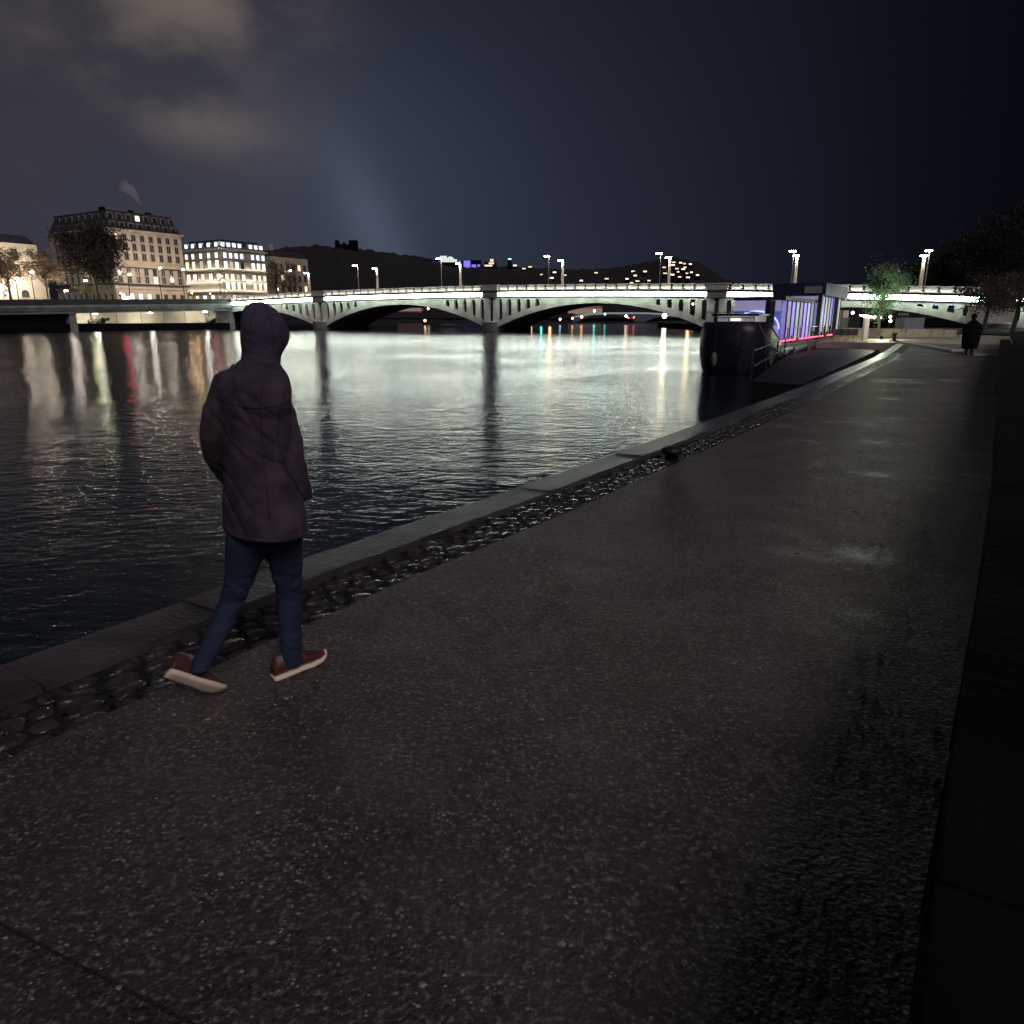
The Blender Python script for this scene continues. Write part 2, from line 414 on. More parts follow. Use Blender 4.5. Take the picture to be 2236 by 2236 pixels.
# dark planted bank behind the wall
bk = [-6 + i * 1.0 for i in range(66)]
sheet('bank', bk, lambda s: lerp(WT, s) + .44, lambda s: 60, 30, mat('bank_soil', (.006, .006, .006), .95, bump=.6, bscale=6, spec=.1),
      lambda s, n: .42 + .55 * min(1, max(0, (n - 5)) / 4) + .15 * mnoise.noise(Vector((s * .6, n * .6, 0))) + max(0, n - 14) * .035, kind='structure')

# ------------------------------------------------------------------ bridge
PB = Vector((-.0287 * 166, 166, 0)); BA = rad(28)
bridge = thing('bridge', 'long pale arch bridge with a glowing white girder face across the river', 'bridge', PB, -BA)
BX = Vector((math.cos(BA), -math.sin(BA), 0)); BY = Vector((math.sin(BA), math.cos(BA), 0))
def deckz(u): return 8.7 - .55 * ((u + 5) / 50) ** 2          # top of the parapet
def deck_low(u): return deckz(u) - 2.75                       # crown line of the arches
PIERS = [-97.5, -50.5, 0, 50, 96]
UE0, UE1 = -85, 135; BWID = 17.0
def ul(a, c, n): return [a + (c - a) * i / n for i in range(n + 1)]
SPR = -.35
def archz(u, a, c):      # underside
    m_ = (a + c) / 2; h = (c - a) / 2 - 1.6; t_ = min(1, abs(u - m_) / h); zc = deck_low(m_) - 1.10
    return SPR + (zc - SPR) * (1 - t_ ** 2) ** 1 * .0 + (zc - SPR) * (1 - t_ ** 2.05)
def ringt(u, a, c): m_ = (a + c) / 2; return 1.05 + .35 * min(1, abs(u - m_) / ((c - a) / 2)) ** 2
spans = list(zip(PIERS, PIERS[1:])) + [(96, 140)]
for a, c in spans:
    U = ul(a + 1.6, c - 1.6, 40)
    lo = [(u, 0, archz(u, a, c)) for u in U]; hi = [(u, 0, archz(u, a, c) + ringt(u, a, c)) for u in U]
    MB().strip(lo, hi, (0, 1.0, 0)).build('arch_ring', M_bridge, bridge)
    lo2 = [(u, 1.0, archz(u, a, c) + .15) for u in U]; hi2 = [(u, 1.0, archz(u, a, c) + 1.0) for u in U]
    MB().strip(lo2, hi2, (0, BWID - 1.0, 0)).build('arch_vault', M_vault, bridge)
    # colonnade of narrow round headed openings in the spandrels
    sp = 2.32; mid = (a + c) / 2
    for side in (-1, 1):
        base = a if side > 0 else c
        for k in range(0, 6):
            uc = base + side * (sp * (k + .5))         # column centre
            top = deck_low(uc) + .12; bot = archz(uc, a, c) + ringt(uc, a, c) - .12 if abs(uc - mid) < (c - a) / 2 - 1.6 else .9
            if top - bot > .25:
                w = .62 if k > 0 else .70
                MB().box(uc - w, uc + w, .12, .9, bot, top).build('column', M_bridge, bridge)
                MB().box(uc - w - .12, uc + w + .12, .03, .95, top - .95, top - .78).build('capital', M_bridge, bridge)
            # arched head over the opening next to the column, river side
            uo = base + side * sp * (k + 1)
            if k < 5:
                P = []; r = .52; zt = deck_low(uo) + .10; zs = zt - .80
                for j in range(9):
                    th = math.pi * j / 8; P.append((uo - r * math.cos(th), 0, zs + r * math.sin(th)))
                top_ = [(uo - .56 + 1.12 * j / 8, 0, zt) for j in range(9)]
                MB().strip([(x, .10, z) for x, _, z in P], [(x, .10, z) for x, _, z in top_], (0, .6, 0)).build('arch_head', M_bridge, bridge)
    # solid spandrel between the ring crown and the cornice
    U = [u for u in ul(a + 1.6, c - 1.6, 40) if abs(u - mid) <= (c - a) / 2 - sp * 5.6]
    MB().strip([(u, .06, archz(u, a, c) + ringt(u, a, c) - .05) for u in U], [(u, .06, max(archz(u, a, c) + ringt(u, a, c), deck_low(u) + .1)) for u in U], (0, .8, 0)).build('spandrel', M_bridge, bridge)
# dark wall behind the openings, deck slab, road
U = ul(UE0, UE1, 110)
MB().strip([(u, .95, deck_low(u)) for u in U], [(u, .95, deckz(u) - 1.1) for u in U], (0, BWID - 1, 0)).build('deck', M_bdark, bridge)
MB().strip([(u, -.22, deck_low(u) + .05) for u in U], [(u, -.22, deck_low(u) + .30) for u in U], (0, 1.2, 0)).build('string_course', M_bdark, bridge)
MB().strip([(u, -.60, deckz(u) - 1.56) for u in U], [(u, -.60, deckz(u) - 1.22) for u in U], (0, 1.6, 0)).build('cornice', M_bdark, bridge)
MB().strip([(u, -.62, deckz(u) - 1.30) for u in U], [(u, -.62, deckz(u) - 1.10) for u in U], (0, .06, 0)).build('added_light_lip', M_bdark, bridge)  # lip added to keep the parapet strip out of view
MB().strip([(u, BWID - .3, deckz(u) - 1.1) for u in U], [(u, BWID - .3, deckz(u)) for u in U], (0, .3, 0)).build('far_parapet', M_bdark, bridge)
# girder face, glowing in place of LED light falling on it, in lengths broken at every pier and at mid span
cuts = []
for a, c in spans:
    m_ = (a + c) / 2; pa = 2.0
    cuts += [(max(a + pa, UE0), m_ - .22), (m_ + .22, min(c - pa, UE1))]
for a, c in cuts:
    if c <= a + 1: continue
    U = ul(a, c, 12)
    MB().strip([(u, -.12, deck_low(u) + .42) for u in U], [(u, -.12, deckz(u) - 1.57) for u in U], (0, .9, 0)).build('glowing_girder_face', M_band, bridge)
    MB().strip([(u, -1.0, deck_low(u) + .16) for u in U], [(u, -.84, deck_low(u) + .16) for u in U], (0, 0, .03)).build('added_downlight', M_down, bridge)  # strip added to light the spandrels and arch rings
    MB().strip([(u, -1.08, deck_low(u) + .20) for u in U], [(u, -.235, deck_low(u) + .20) for u in U], (0, 0, .06)).build('added_light_hood', M_bdark, bridge)
    MB().strip([(u, -1.10, deck_low(u) + .10) for u in U], [(u, -1.10, deck_low(u) + .27) for u in U], (0, .03, 0)).build('added_light_lip', M_bdark, bridge)  # lip added to hide the strip under the hood
# parapet panels: top rail, foot rail and a bellied infill
np_ = 96
for i in range(np_):
    a = UE0 + (UE1 - UE0) * i / np_; c = UE0 + (UE1 - UE0) * (i + 1) / np_; u = (a + c) / 2
    if any(abs(u - p) < 2.1 for p in PIERS): continue
    z1 = deckz(u); mb = MB()
    mb.box(a + .04, c - .04, -.12, .16, z1 - .16, z1); mb.box(a + .04, c - .04, -.10, .14, z1 - 1.18, z1 - 1.0)
    rings = []
    for zf, inset, bul in ((0, .42, 0), (.25, .18, .05), (.5, .12, .08), (.75, .18, .05), (1, .42, 0)):
        z = z1 - .98 + .80 * zf
        rings.append([(a + inset, -.03 - bul, z), (c - inset, -.03 - bul, z), (c - inset, .10, z), (a + inset, .10, z)])
    mb.loft(rings); mb.build('parapet_panel', M_bridge, bridge)
for i in range(24):
    a = UE0 + (UE1 - UE0) * i / 24; c = UE0 + (UE1 - UE0) * (i + 1) / 24
    MB().strip([(u, -.54, deckz(u) - 1.20) for u in ul(a + .1, c - .1, 3)], [(u, -.46, deckz(u) - 1.20) for u in ul(a + .1, c - .1, 3)], (0, 0, .03)).build('added_uplight', M_up, bridge)  # strip added to brighten the parapet panels
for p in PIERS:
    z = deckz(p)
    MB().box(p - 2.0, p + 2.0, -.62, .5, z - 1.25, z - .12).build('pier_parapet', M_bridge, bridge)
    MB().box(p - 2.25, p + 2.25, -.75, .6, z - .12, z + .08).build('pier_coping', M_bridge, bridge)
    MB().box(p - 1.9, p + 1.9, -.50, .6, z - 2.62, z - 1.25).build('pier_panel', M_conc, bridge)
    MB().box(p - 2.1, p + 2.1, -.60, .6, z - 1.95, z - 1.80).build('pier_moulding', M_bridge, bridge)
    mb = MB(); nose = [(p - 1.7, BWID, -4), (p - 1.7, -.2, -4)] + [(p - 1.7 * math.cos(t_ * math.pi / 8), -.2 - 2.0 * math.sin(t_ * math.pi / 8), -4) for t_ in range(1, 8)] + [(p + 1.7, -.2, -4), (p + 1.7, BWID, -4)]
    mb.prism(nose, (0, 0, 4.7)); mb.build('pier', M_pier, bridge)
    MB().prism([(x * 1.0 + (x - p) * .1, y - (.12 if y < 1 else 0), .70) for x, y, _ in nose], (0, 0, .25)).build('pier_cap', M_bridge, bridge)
# land end block at the east bank, light on it put into the pale colour
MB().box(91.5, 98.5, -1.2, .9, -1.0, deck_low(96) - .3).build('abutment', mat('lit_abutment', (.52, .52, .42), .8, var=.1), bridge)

# lamp posts on the bridge: the bright far row and the slimmer near row
def bridge_pt(px, v, y=640):
    r = ray(px, y); t_ = r.x / r.y
    P = PB + BY * v; u = (t_ * P.y - P.x) / (BX.x - t_ * BX.y); return u, P + BX * u
def street_lamp(px, py, v, bright, label, group):
    u, q = bridge_pt(px, v, py)
    top = atF(px, py, q.y).z; z0 = deckz(u) - 1.15
    t_ = thing('street_lamp', label, 'street lamp', (q.x, q.y, z0), -BA, group)
    h = top - z0; r = .36 if bright else .10
    MB().tube([(0, 0, 0), (0, 0, h * .5), (0, 0, h)], [r, r * .9, r * .75], 8).build('post', M_post if bright else M_conc, t_)
    MB().box(-.10, .10, -1.0, .10, h + .145, h + .24).build('arm', M_post, t_)
    MB().box(-.75, .45, -1.15, -.45, h + .14, h + .26).build('hood', M_bdark, t_)
    MB().box(-.7, .40, -1.05, -.55, h - .02, h + .13).build('lamp', M_lamp, t_)
    return t_
far_l = [(674, 594, 'bright street lamp post nearest the left bank end of the bridge'), (823, 584, 'bright street lamp post over the left half of the first full arch'),
         (1005, 574, 'bright street lamp post just left of the middle bridge pier'), (1229, 567, 'bright street lamp post right of the middle bridge pier'),
         (1463, 560, 'bright street lamp post in front of the cluster of hillside lights'), (1741, 557, 'bright street lamp post above the houseboat roof'),
         (2019, 557, 'bright street lamp post between the green tree and the brown tree')]
near_l = [(781, 581, 'slim dim lamp post left of the second bright post'), (963, 566, 'slim dim lamp post beside the blue lit hilltop building'), (1199, 561, 'slim dim lamp post just left of the fourth bright post'),
          (1443, 555, 'slim dim lamp post beside the post at the hillside lights'), (1734, 550, 'slim dim lamp post next to the bright one above the houseboat'), (2030, 549, 'slim dim lamp post next to the bright one near the brown tree')]
for px, py, lb in far_l: street_lamp(px, py + 3, 9.5, True, lb, 'bright lamp posts on the bridge')
for px, py, lb in near_l: street_lamp(px, py, 2.0, False, lb, 'slim lamp posts on the bridge')

# ------------------------------------------------------------------ left bank
J = PB + BX * UE0; MM = Vector((-D.y, D.x, 0))
def LB(s, o, z=0): p = J - D * s + MM * o; return Vector((p.x, p.y, z))
LR = math.atan2(D.y, D.x)         # heading of the bank
def LBpx(px, off, py=600):
    r = ray(px, py); t_ = r.x / r.y; P0 = J + MM * off; return -(t_ * P0.y - P0.x) / (D.x - t_ * D.y)
def streetz(s): return 6.0 - .018 * max(0, s)
# street and embankment behind the cantilevered road
me = bpy.data.meshes.new('street'); pts = [LB(160, -1.5, 4.3), LB(-60, -1.5, 6.2), LB(-140, -1.5, 6.2), LB(-140, 300, 6.2), LB(160, 300, 4.3)]
me.from_pydata([tuple(p) for p in pts], [], [(0, 1, 2, 3, 4)]); tag(link('street', me, mat('street_asphalt', (.06, .055, .05), .5)), kind='structure')
road = thing('elevated_road', 'dark concrete cantilevered road carried along the left bank to the bridge', 'elevated road')
def tp(s): return 5.35 + (6.75 - 5.35) * (1 - max(0, min(60, s)) / 60)
U = ul(-2, 110, 20)
MB().strip([LB(u, -2.4, tp(u) - 1.25) for u in U], [LB(u, -2.4, tp(u)) for u in U], MM * .35).build('parapet', mat('dark_parapet', (.03, .034, .034), .8), road)
MB().strip([LB(u, -2.9, tp(u) - 1.8) for u in U], [LB(u, -2.9, tp(u) - 1.25) for u in U], MM * 9).build('kerb_beam', M_conc, road)
MB().strip([LB(u, -2.5, tp(u) - 3.1) for u in U], [LB(u, -2.5, tp(u) - 1.8) for u in U], MM * 8.5).build('girder', M_conc, road)
MB().strip([LB(u, -3.0, tp(u) - 2.35) for u in U], [LB(u, -3.0, tp(u) - 2.25) for u in U], MM * .5).build('rib', M_conc, road)
for s_ in (-1, 42, 75):
    p = LB(s_, -2, 0); MB().prism([LB(s_, -2, -3), LB(s_ + 1.6, -2, -3), LB(s_ + 1.6, 4, -3), LB(s_, 4, -3)], (0, 0, tp(s_) - .1)).build('pillar', M_conc, road)
lowq = MB(); lowq.prism([LB(-6, -1.8, -3), LB(120, -1.8, -3), LB(120, 12, -3), LB(-6, 12, -3)], (0, 0, 3.35)); tag(lowq.build('lower_quay', M_dark), kind='structure')
rw = thing('retaining_wall', 'pale lit retaining wall under the cantilevered road on the left bank', 'wall')
for i in range(6):
    a, c = 2 + i * 6.4, 2 + (i + 1) * 6.4 - .12
    MB().prism([LB(a, 6.6, .36), LB(c, 6.6, .36), LB(c, 7.2, .36), LB(a, 7.2, .36)], (0, 0, 3.2)).build('panel', M_facade2, rw)
blk = MB(); blk.prism([LB(44, -1.0, .3), LB(120, -1.0, .3), LB(120, 0, .3), LB(44, 0, .3)], (0, 0, 2.6)); tag(blk.build('void_slab', M_dark), 'black slab filling the shaded void under the left end of the cantilevered road', 'wall')  # black slab put where the space under the road lies in shade
def added_spot(name, p, d, e, c, ang=150):      # spot added to light a wall, its cone kept off the river
    l = bpy.data.lights.new(name, 'SPOT'); l.energy = e; l.color = c; l.shadow_soft_size = .25; l.spot_size = rad(ang); l.spot_blend = .6
    o = bpy.data.objects.new(name, l); C.objects.link(o); o.location = p; o.rotation_euler = Vector(d).to_track_quat('-Z', 'Y').to_euler(); return o
def point(name, p, e, c, r=.25):
    l = bpy.data.lights.new(name, 'POINT'); l.energy = e; l.color = c; l.shadow_soft_size = r
    o = bpy.data.objects.new(name, l); C.objects.link(o); o.location = p; return o
for s_, lab in ((6, 'white lamp fixed under the road beside the bridge springing'), (22, 'white lamp fixed under the middle of the cantilevered road'), (36, 'white lamp fixed under the road near the black slab')):
    t_ = thing('ceiling_lamp', lab, 'lamp', LB(s_, 1.0, tp(s_) - 3.35), LR, 'lamps under the cantilevered road')
    MB().box(-.5, .5, -.16, .16, 0, .10).build('lens', glow('underpass_glow', (1, .97, .85), 160), t_)
    MB().box(-.6, .6, -.22, .22, .10, .24).build('housing', M_bdark, t_)
    added_spot('added_underpass_spot', LB(s_, 1.5, 2.3), MM - Vector((0, 0, .15)), 1500, (1, .95, .76))

# buildings ---------------------------------------------------------
WIN = {}
def win_mesh(w, h, arched=False):
    k = (round(w, 2), round(h, 2), arched)
    if k in WIN: return WIN[k]
    f = MB(); t_ = .12
    f.box(-w / 2 - t_, -w / 2, -.10, .10, 0, h); f.box(w / 2, w / 2 + t_, -.10, .10, 0, h)
    f.box(-w / 2 - t_ - .1, w / 2 + t_ + .1, -.22, .10, -.15, -.005); f.box(-w / 2 - t_, w / 2 + t_, -.14, .10, h + .005, h + .22); f.box(-.04, .04, -.05, .02, 0, h)
    if arched:
        P = [(-w / 2, -.03, 0), (w / 2, -.03, 0)] + [(w / 2 * math.cos(math.pi * j / 8), -.03, h - w / 2 + w / 2 * math.sin(math.pi * j / 8)) for j in range(9)]
        p = MB(); p.prism(P, (0, .05, 0)); f = MB(); f.box(-w / 2 - .2, w / 2 + .2, -.14, .06, -.16, -.005)
    else:
        p = MB(); p.box(-w / 2 + .005, w / 2 - .005, -.03, .03, .01, h - .01)
    WIN[k] = (f.mesh('window'), p.mesh('pane')); WIN[k][0].materials.append(M_frame)
    return WIN[k]
PANES = {}
def window(parent, base, along, x, z, w, h, glass=None, arched=False):
    f, p = win_mesh(w, h, arched); glass = glass or M_pane
    k = (p.name, glass.name)
    if k not in PANES: q = p.copy(); q.materials.clear(); q.materials.append(glass); PANES[k] = q
    rz = math.atan2(along.y, along.x); o = link('window', f, None, parent, base + along * x + Vector((0, 0, z)), (0, 0, rz))
    link('pane', PANES[k], None, o); return o
def corner_block(parent, A, al, L, ad, Dp, z0, z1, m, name='wall'):
    """prism with facade A->A+al*L and depth ad*Dp"""
    P = [A, A + al * L, A + al * L + ad * Dp, A + ad * Dp]
    return MB().prism([Vector((p.x, p.y, z0)) for p in P], (0, 0, z1 - z0)).build(name, m, parent)
def ring_course(parent, A, al, L, ad, Dp, z0, z1, o, m, name='cornice'):
    A2 = A - al * o - ad * o
    return corner_block(parent, A2, al, L + 2 * o, ad, Dp + 2 * o, z0, z1, m, name)
def mansard(parent, A, al, L, ad, Dp, z0, z1, inset, m):
    b0 = [A, A + al * L, A + al * L + ad * Dp, A + ad * Dp]
    A2 = A + al * inset + ad * inset; t0 = [A2, A2 + al * (L - 2 * inset), A2 + al * (L - 2 * inset) + ad * (Dp - 2 * inset), A2 + ad * (Dp - 2 * inset)]
    return MB().loft([[Vector((p.x, p.y, z0)) for p in b0], [Vector((p.x, p.y, z1)) for p in t0]]).build('roof', m, parent)
def dormer(parent, base, al, ad, x, z, w, h, inset, glass, m):
    P = base + al * x + ad * inset; rz = math.atan2(al.y, al.x); rz += math.pi if Vector((-al.y, al.x, 0)).dot(ad) < 0 else 0
    o = MB().box(-w / 2 - .2, w / 2 + .2, -.25, 1.4, -.2, h + .25).build('dormer', m, parent, False, P + Vector((0, 0, z)), (0, 0, rz))
    MB().box(-w / 2, w / 2, -.30, -.26, 0, h).build('pane', glass, o); return o
# big hotel-like block, two faces seen, six storeys and two rows of dormers
o16 = 16.0
B1 = thing('apartment_building', 'tall six storey corner block with double row of dormers behind the dark tree', 'building')
A1 = LB(21.2, o16); z0 = 5.4; zc = 23.8
corner_block(B1, A1, D, 20.9, MM, 29, 3.5, zc, M_facade)
for z, h, o in ((9.2, .35, .35), (15.9, .30, .30), (zc, .45, .55)): ring_course(B1, A1, D, 20.9, MM, 29, z, z + h, o, M_facade)
ring_course(B1, A1, D, 20.9, MM, 29, 10.2, 10.55, .8, M_bdark, 'balcony'); ring_course(B1, A1, D, 20.9, MM, 29, 14.5, 14.8, .6, M_bdark, 'balcony')
mansard(B1, A1, D, 20.9, MM, 29, zc + .46, 28.4, 1.6, M_roof)
ring_course(B1, A1 + D * 1.6 + MM * 1.6, D, 17.7, MM, 25.8, 28.4, 28.8, .25, M_roof, 'roof_edge')
M_dorm = mat('dormer_zinc', (.16, .155, .15), .6)
cols = [1.7 + i * 2.48 for i in range(8)]
for r, z in enumerate((6.3, 11.0, 13.0 - .4, 15.9 + .6, 18.9, 21.4)):
    zz = (6.2, 10.75, 13.05 - .3, 16.6, 19.0, 21.4)[r]
    for i, x in enumerate(cols):
        g = None
        if (r, i) == (5, 0): g = M_lit
        if (r, i) == (1, 4): g = M_hot
        if r == 0 and i in (1, 2): g = M_hot
        if r == 0 and i in (0, 3): g = M_lit
        window(B1, A1 - MM * .05, D, x, zz, 1.05, 1.75 if r < 5 else 1.5, g)
    for i in range(9):
        window(B1, A1 - D * .05, MM, -0 + 1.8 + i * 3.0, zz, 1.05, 1.7)
for o_ in [o for o in B1.children if o.name.startswith('window') and abs(o.rotation_euler.z - math.atan2(MM.y, MM.x)) < .01]:
    o_.rotation_euler.z += math.pi
for r, (z, ins) in enumerate(((24.5, .5), (26.7, 1.2))):
    for i, x in enumerate(cols):
        g = M_lit if (r, i) == (1, 3) else M_pane
        dormer(B1, A1, D, MM, x, z, 1.1, 1.3, ins, g, M_dorm)
    for i in range(8):
        dormer(B1, A1, MM, D, 2.6 + i * 3.2, z, 1.1, 1.3, ins, M_pane, M_dorm)
for x in (4, 12, 17): MB().box(-.6, .6, -.5, .5, 0, 1.5).build('chimney', M_dark, B1, False, A1 + D * x + MM * 8 + Vector((0, 0, 28.7)), (0, 0, LR))
# bright block right of it
B2 = thing('apartment_building', 'floodlit cream building with bright tall windows and blue white dormers', 'building')  # the bright windows are glowing panes standing in for uplit wall bays
CC = J + MM * o16 + D * 12.4; CC.z = 0; zc = 21.3
corner_block(B2, CC, D, 16.3, MM, 18.2, 3.5, zc, M_facade2)
for z, h, o in ((9.1, .3, .4), (15.4, .3, .4), (zc - 2.6, .3, .5), (zc, .35, .6)): ring_course(B2, CC, D, 16.3, MM, 18.2, z, z + h, o, M_facade2)
mansard(B2, CC, D, 16.3, MM, 18.2, zc + .36, 24.4, 1.5, M_roof)
M_hot2 = glow('floodlit_bay_glow', (1.0, .90, .70), 2.4); M_bays = [M_hot2, M_hot2, glow('floodlit_bay_soft', (1.0, .84, .60), 1.3), glow('floodlit_bay_dim', (1.0, .8, .55), .6)]; rb = random.Random(4)  # emissive panes standing in for uplit wall bays
M_dormpale = mat('pale_dormer_stone', (.55, .56, .52), .8)  # paler stone colour for the dormer bodies
M_wash = glow('wall_washer_glow', (1.0, .92, .78), 36)
M_washc = glow('cool_washer_glow', (.75, .95, 1.0), 24)
for z, m_ in ((6.15, M_wash), (9.45, M_wash), (12.5, M_wash), (15.75, M_wash), (18.75, M_washc), (21.7, M_washc)):
    for a_, L_, b_, k_ in ((D, 16.0, MM, 0), (MM, 18.0, D, 1)):
        o_ = .34 if z not in (12.5, 6.15) else .26
        A2 = CC - b_ * (o_ + .10) + a_ * .2
        MB().prism([Vector((p.x, p.y, z)) for p in (A2, A2 + a_ * L_, A2 + a_ * L_ + b_ * .10, A2 + b_ * .10)], (0, 0, .04)).build('wall_washer', m_, B2)
        A3 = CC - b_ * (o_ + .16) + a_ * .2
        MB().prism([Vector((p.x, p.y, z - .12)) for p in (A3, A3 + a_ * L_, A3 + a_ * L_ + b_ * .05, A3 + b_ * .05)], (0, 0, .22)).build('washer_lip', M_facade2, B2)
bayR = [1.3 + i * 2.02 for i in range(8)]; bayR2 = [x for i, x in enumerate(bayR) if i != 4]
for x in bayR2:
    for z, h in ((16.2, 1.9), (12.9, 1.6), (10.1, 2.1), (6.4, 1.9)):
        window(B2, CC - MM * .05, D, x, z, 1.15, h, rb.choice(M_bays) if not (z > 16 and x in bayR2[3:4]) else M_pane)  # glowing panes sit where the wall between windows is uplit
    window(B2, CC - MM * .05, D, x, 19.1, 1.1, 1.5, M_cool)
    dormer(B2, CC, D, MM, x, 22.2, 1.05, 1.25, .7, M_cool, M_dormpale)
for x in (2.0, 5.6, 9.4, 13.2, 16.4):
    for z, h in ((16.2, 2.2), (12.9, 1.7), (6.4, 1.9)):
        w_ = window(B2, CC - D * .05, MM, x, z, 1.5, h, rb.choice(M_bays)); w_.rotation_euler.z += math.pi  # glowing panes standing in for uplit wall bays
    w_ = window(B2, CC - D * .05, MM, x, 19.1, 1.3, 1.5, M_cool); w_.rotation_euler.z += math.pi
    dormer(B2, CC, MM, D, x + .4, 22.2, 1.2, 1.25, .7, M_cool, M_dormpale)
# low left building with arched windows
B0 = thing('arcade_building', 'pale stone building with three arched windows left of the dark tree', 'building')
A0 = LB(64, o16 + 1); corner_block(B0, A0, D, 26.5, MM, 20, 3.2, 10.6, M_facade); corner_block(B0, A0 + MM * 2.0, D, 26.3, MM, 17, 10.6, 18.8, M_facade2, 'upper_wall')
for z, h, o in ((10.6, .35, .5), (8.6, .15, .15), (6.1, .15, .15)): ring_course(B0, A0, D, 26.5, MM, 20, z, z + h, o, M_facade)
mansard(B0, A0 + MM * 2.0, D, 26.3, MM, 17, 18.85, 20.8, 1.6, M_roof)
for x in (3.0, 7.0, 13.0, 17.0, 21.0): window(B0, A0 - MM * .05, D, x, 6.4, 1.7, 1.75, None, True)
for x in (3.0, 7.0, 13.0, 17.0, 21.0):
    for z in (11.3, 15.0): window(B0, A0 + MM * 1.95, D, x, z, 1.3, 2.6)
# street lighting on the left bank (lamps the photograph shows)
def quay_lamp(px, py, off, label, col, e, two=False, h=None):
    r = ray(px, py); t_ = r.x / r.y; P0 = J + MM * off; s_ = -(t_ * P0.y - P0.x) / (D.x - t_ * D.y); q = LB(s_, off)
    z = atF(px, py, q.y).z; zb = streetz(s_) - .6
    t2 = thing('street_lamp', label, 'street lamp', (q.x, q.y, zb), LR, 'lamps along the left bank street'); h = z - zb
    MB().tube([(0, 0, 0), (0, 0, h)], [.12, .07], 6).build('post', M_black, t2)
    MB().box(-.1, .1, -1.0, .1, h, h + .10).build('arm', M_black, t2)
    MB().ball((0, -.8, h - .12), (.40, .28, .14), 8, 5).build('lamp', glow('bank_lamp_' + str(int(col[2] * 100)), col, 240), t2)
    q = q + MM * (5 if off > 4.5 and e > 2300 and px < 100 else 0); added_spot('added_bank_spot', (q.x, q.y, z - .6), MM + Vector((0, 0, .12)), e * 1.1, col); return t2
quay_lamp(278, 599, 6, 'warm white lamp in front of the tall corner block', (1, .87, .68), 2600)
quay_lamp(396, 588, 5, 'orange glowing lamp between the tall block and the floodlit building', (1, .72, .42), 2200)
quay_lamp(345, 585, 7, 'dim warm lamp before the right part of the tall block', (1, .85, .66), 2600)
quay_lamp(66, 593, 6, 'white lamp among the lit branches left of the dark tree', (1, .84, .66), 5200)
quay_lamp(33, 607, 5, 'lower lamp among the lit branches at the left', (1, .82, .64), 5200)
quay_lamp(140, 634, 4, 'small lamp at the corner under the dark tree', (1, .86, .74), 2200)
quay_lamp(478, 602, 5, 'small lamp in front of the floodlit building', (1, .88, .68), 2600)
quay_lamp(630, 590, 4, 'lamp among the trees right of the floodlit building', (1, .82, .56), 900)
quay_lamp(183, 612, 9, 'greenish lamp hidden in the lower branches of the dark tree', (.85, .9, .45), 1000)
for px, py, lab in ((262, 641, 'red traffic light in front of the tall corner block'), (458, 642, 'red traffic light in front of the floodlit building'), (418, 640, 'orange signal light left of the floodlit building')):
    s_ = LBpx(px, -1.2, py); q = LB(s_, -1.2); z = atF(px, py, q.y).z
    t2 = thing('traffic_light', lab, 'traffic light', (q.x, q.y, 5.2), LR)
    MB().tube([(0, 0, -.3), (0, 0, z - 5.2)], .07, 6).build('post', M_black, t2); MB().box(-.22, .22, -.12, .18, z - 5.7, z - 4.7).build('housing', M_black, t2)
    MB().ball((0, -.2, z - 5.1), (.2, .1, .2), 8, 5).build('lens', glow('signal_orange', (1, .45, .12), 190) if 'orange' in lab else glow('signal_red', (1, .05, .10), 110), t2)
# lit advertising panel and kiosk on the street, and parked cars
def car(s_, off, label, body, tail):
    p = LB(s_, off, streetz(s_) - .75); t_ = thing('parked_car', label, 'car', p, LR, 'cars on the left bank street')
    mb = MB(); prof = [(-2.1, .35), (-2.15, .8), (-1.5, .95), (-.9, 1.42), (.7, 1.45), (1.3, .98), (2.05, .85), (2.15, .4)]
    mb.prism([(x, -.85, z) for x, z in prof], (0, 1.7, 0)).build('body', mat('car_paint_' + body, {'dark': (.02, .02, .03), 'pale': (.4, .4, .4), 'red': (.2, .02, .02)}[body], .3), t_)
    for x in (-1.35, 1.35):
        for y in (-.87, .67): MB().tube([(x, y, .33), (x, y + .2, .33)], .33, 10).build('wheel', M_black, t_)
    if tail: MB().box(-2.2, -2.16, -.8, -.45, .62, .8).build('tail_light', glow('tail_glow', (1, .05, .08), 30), t_)
    MB().box(-1.1, .9, -.88, -.856, 1.0, 1.35).build('side_window', M_pane, t_)
    return t_
car(12, 2, 'car with red tail lights in front of the tall corner block', 'red', True)
car(-8, 2, 'car with red tail lights in front of the floodlit building', 'dark', True)
car(46, 2, 'pale car parked below the arched windows', 'pale', False)
car(27, -.5 + 2, 'dark car with red tail lights beside the white advertising panel', 'dark', True)
q = LB(27.5, 1.2); ad = thing('advertising_panel', 'small glowing white advertising panel on the left bank parapet', 'advertising panel', (q.x, q.y, 4.9), LR)
MB().box(-.9, .9, -.10, .10, .55, 1.9).build('screen', glow('panel_glow', (.85, .95, 1), 7), ad); MB().box(-1, 1, -.14, .14, .4, .54).build('frame', M_black, ad); MB().box(-.08, .08, -.08, .08, 0, .4).build('leg', M_black, ad)
q = LB(35, 1.8, .36); sh = MB()
for k in range(30): sh.ball((random.uniform(-2.2, 2.2), random.uniform(-.7, .7), random.uniform(.2, 1.1)), random.uniform(.3, .5), 6, 4, .25)
tag(sh.build('bush', M_leafd, None, False, q), 'dark rounded bush on the lower quay in front of the lit retaining wall', 'bush')

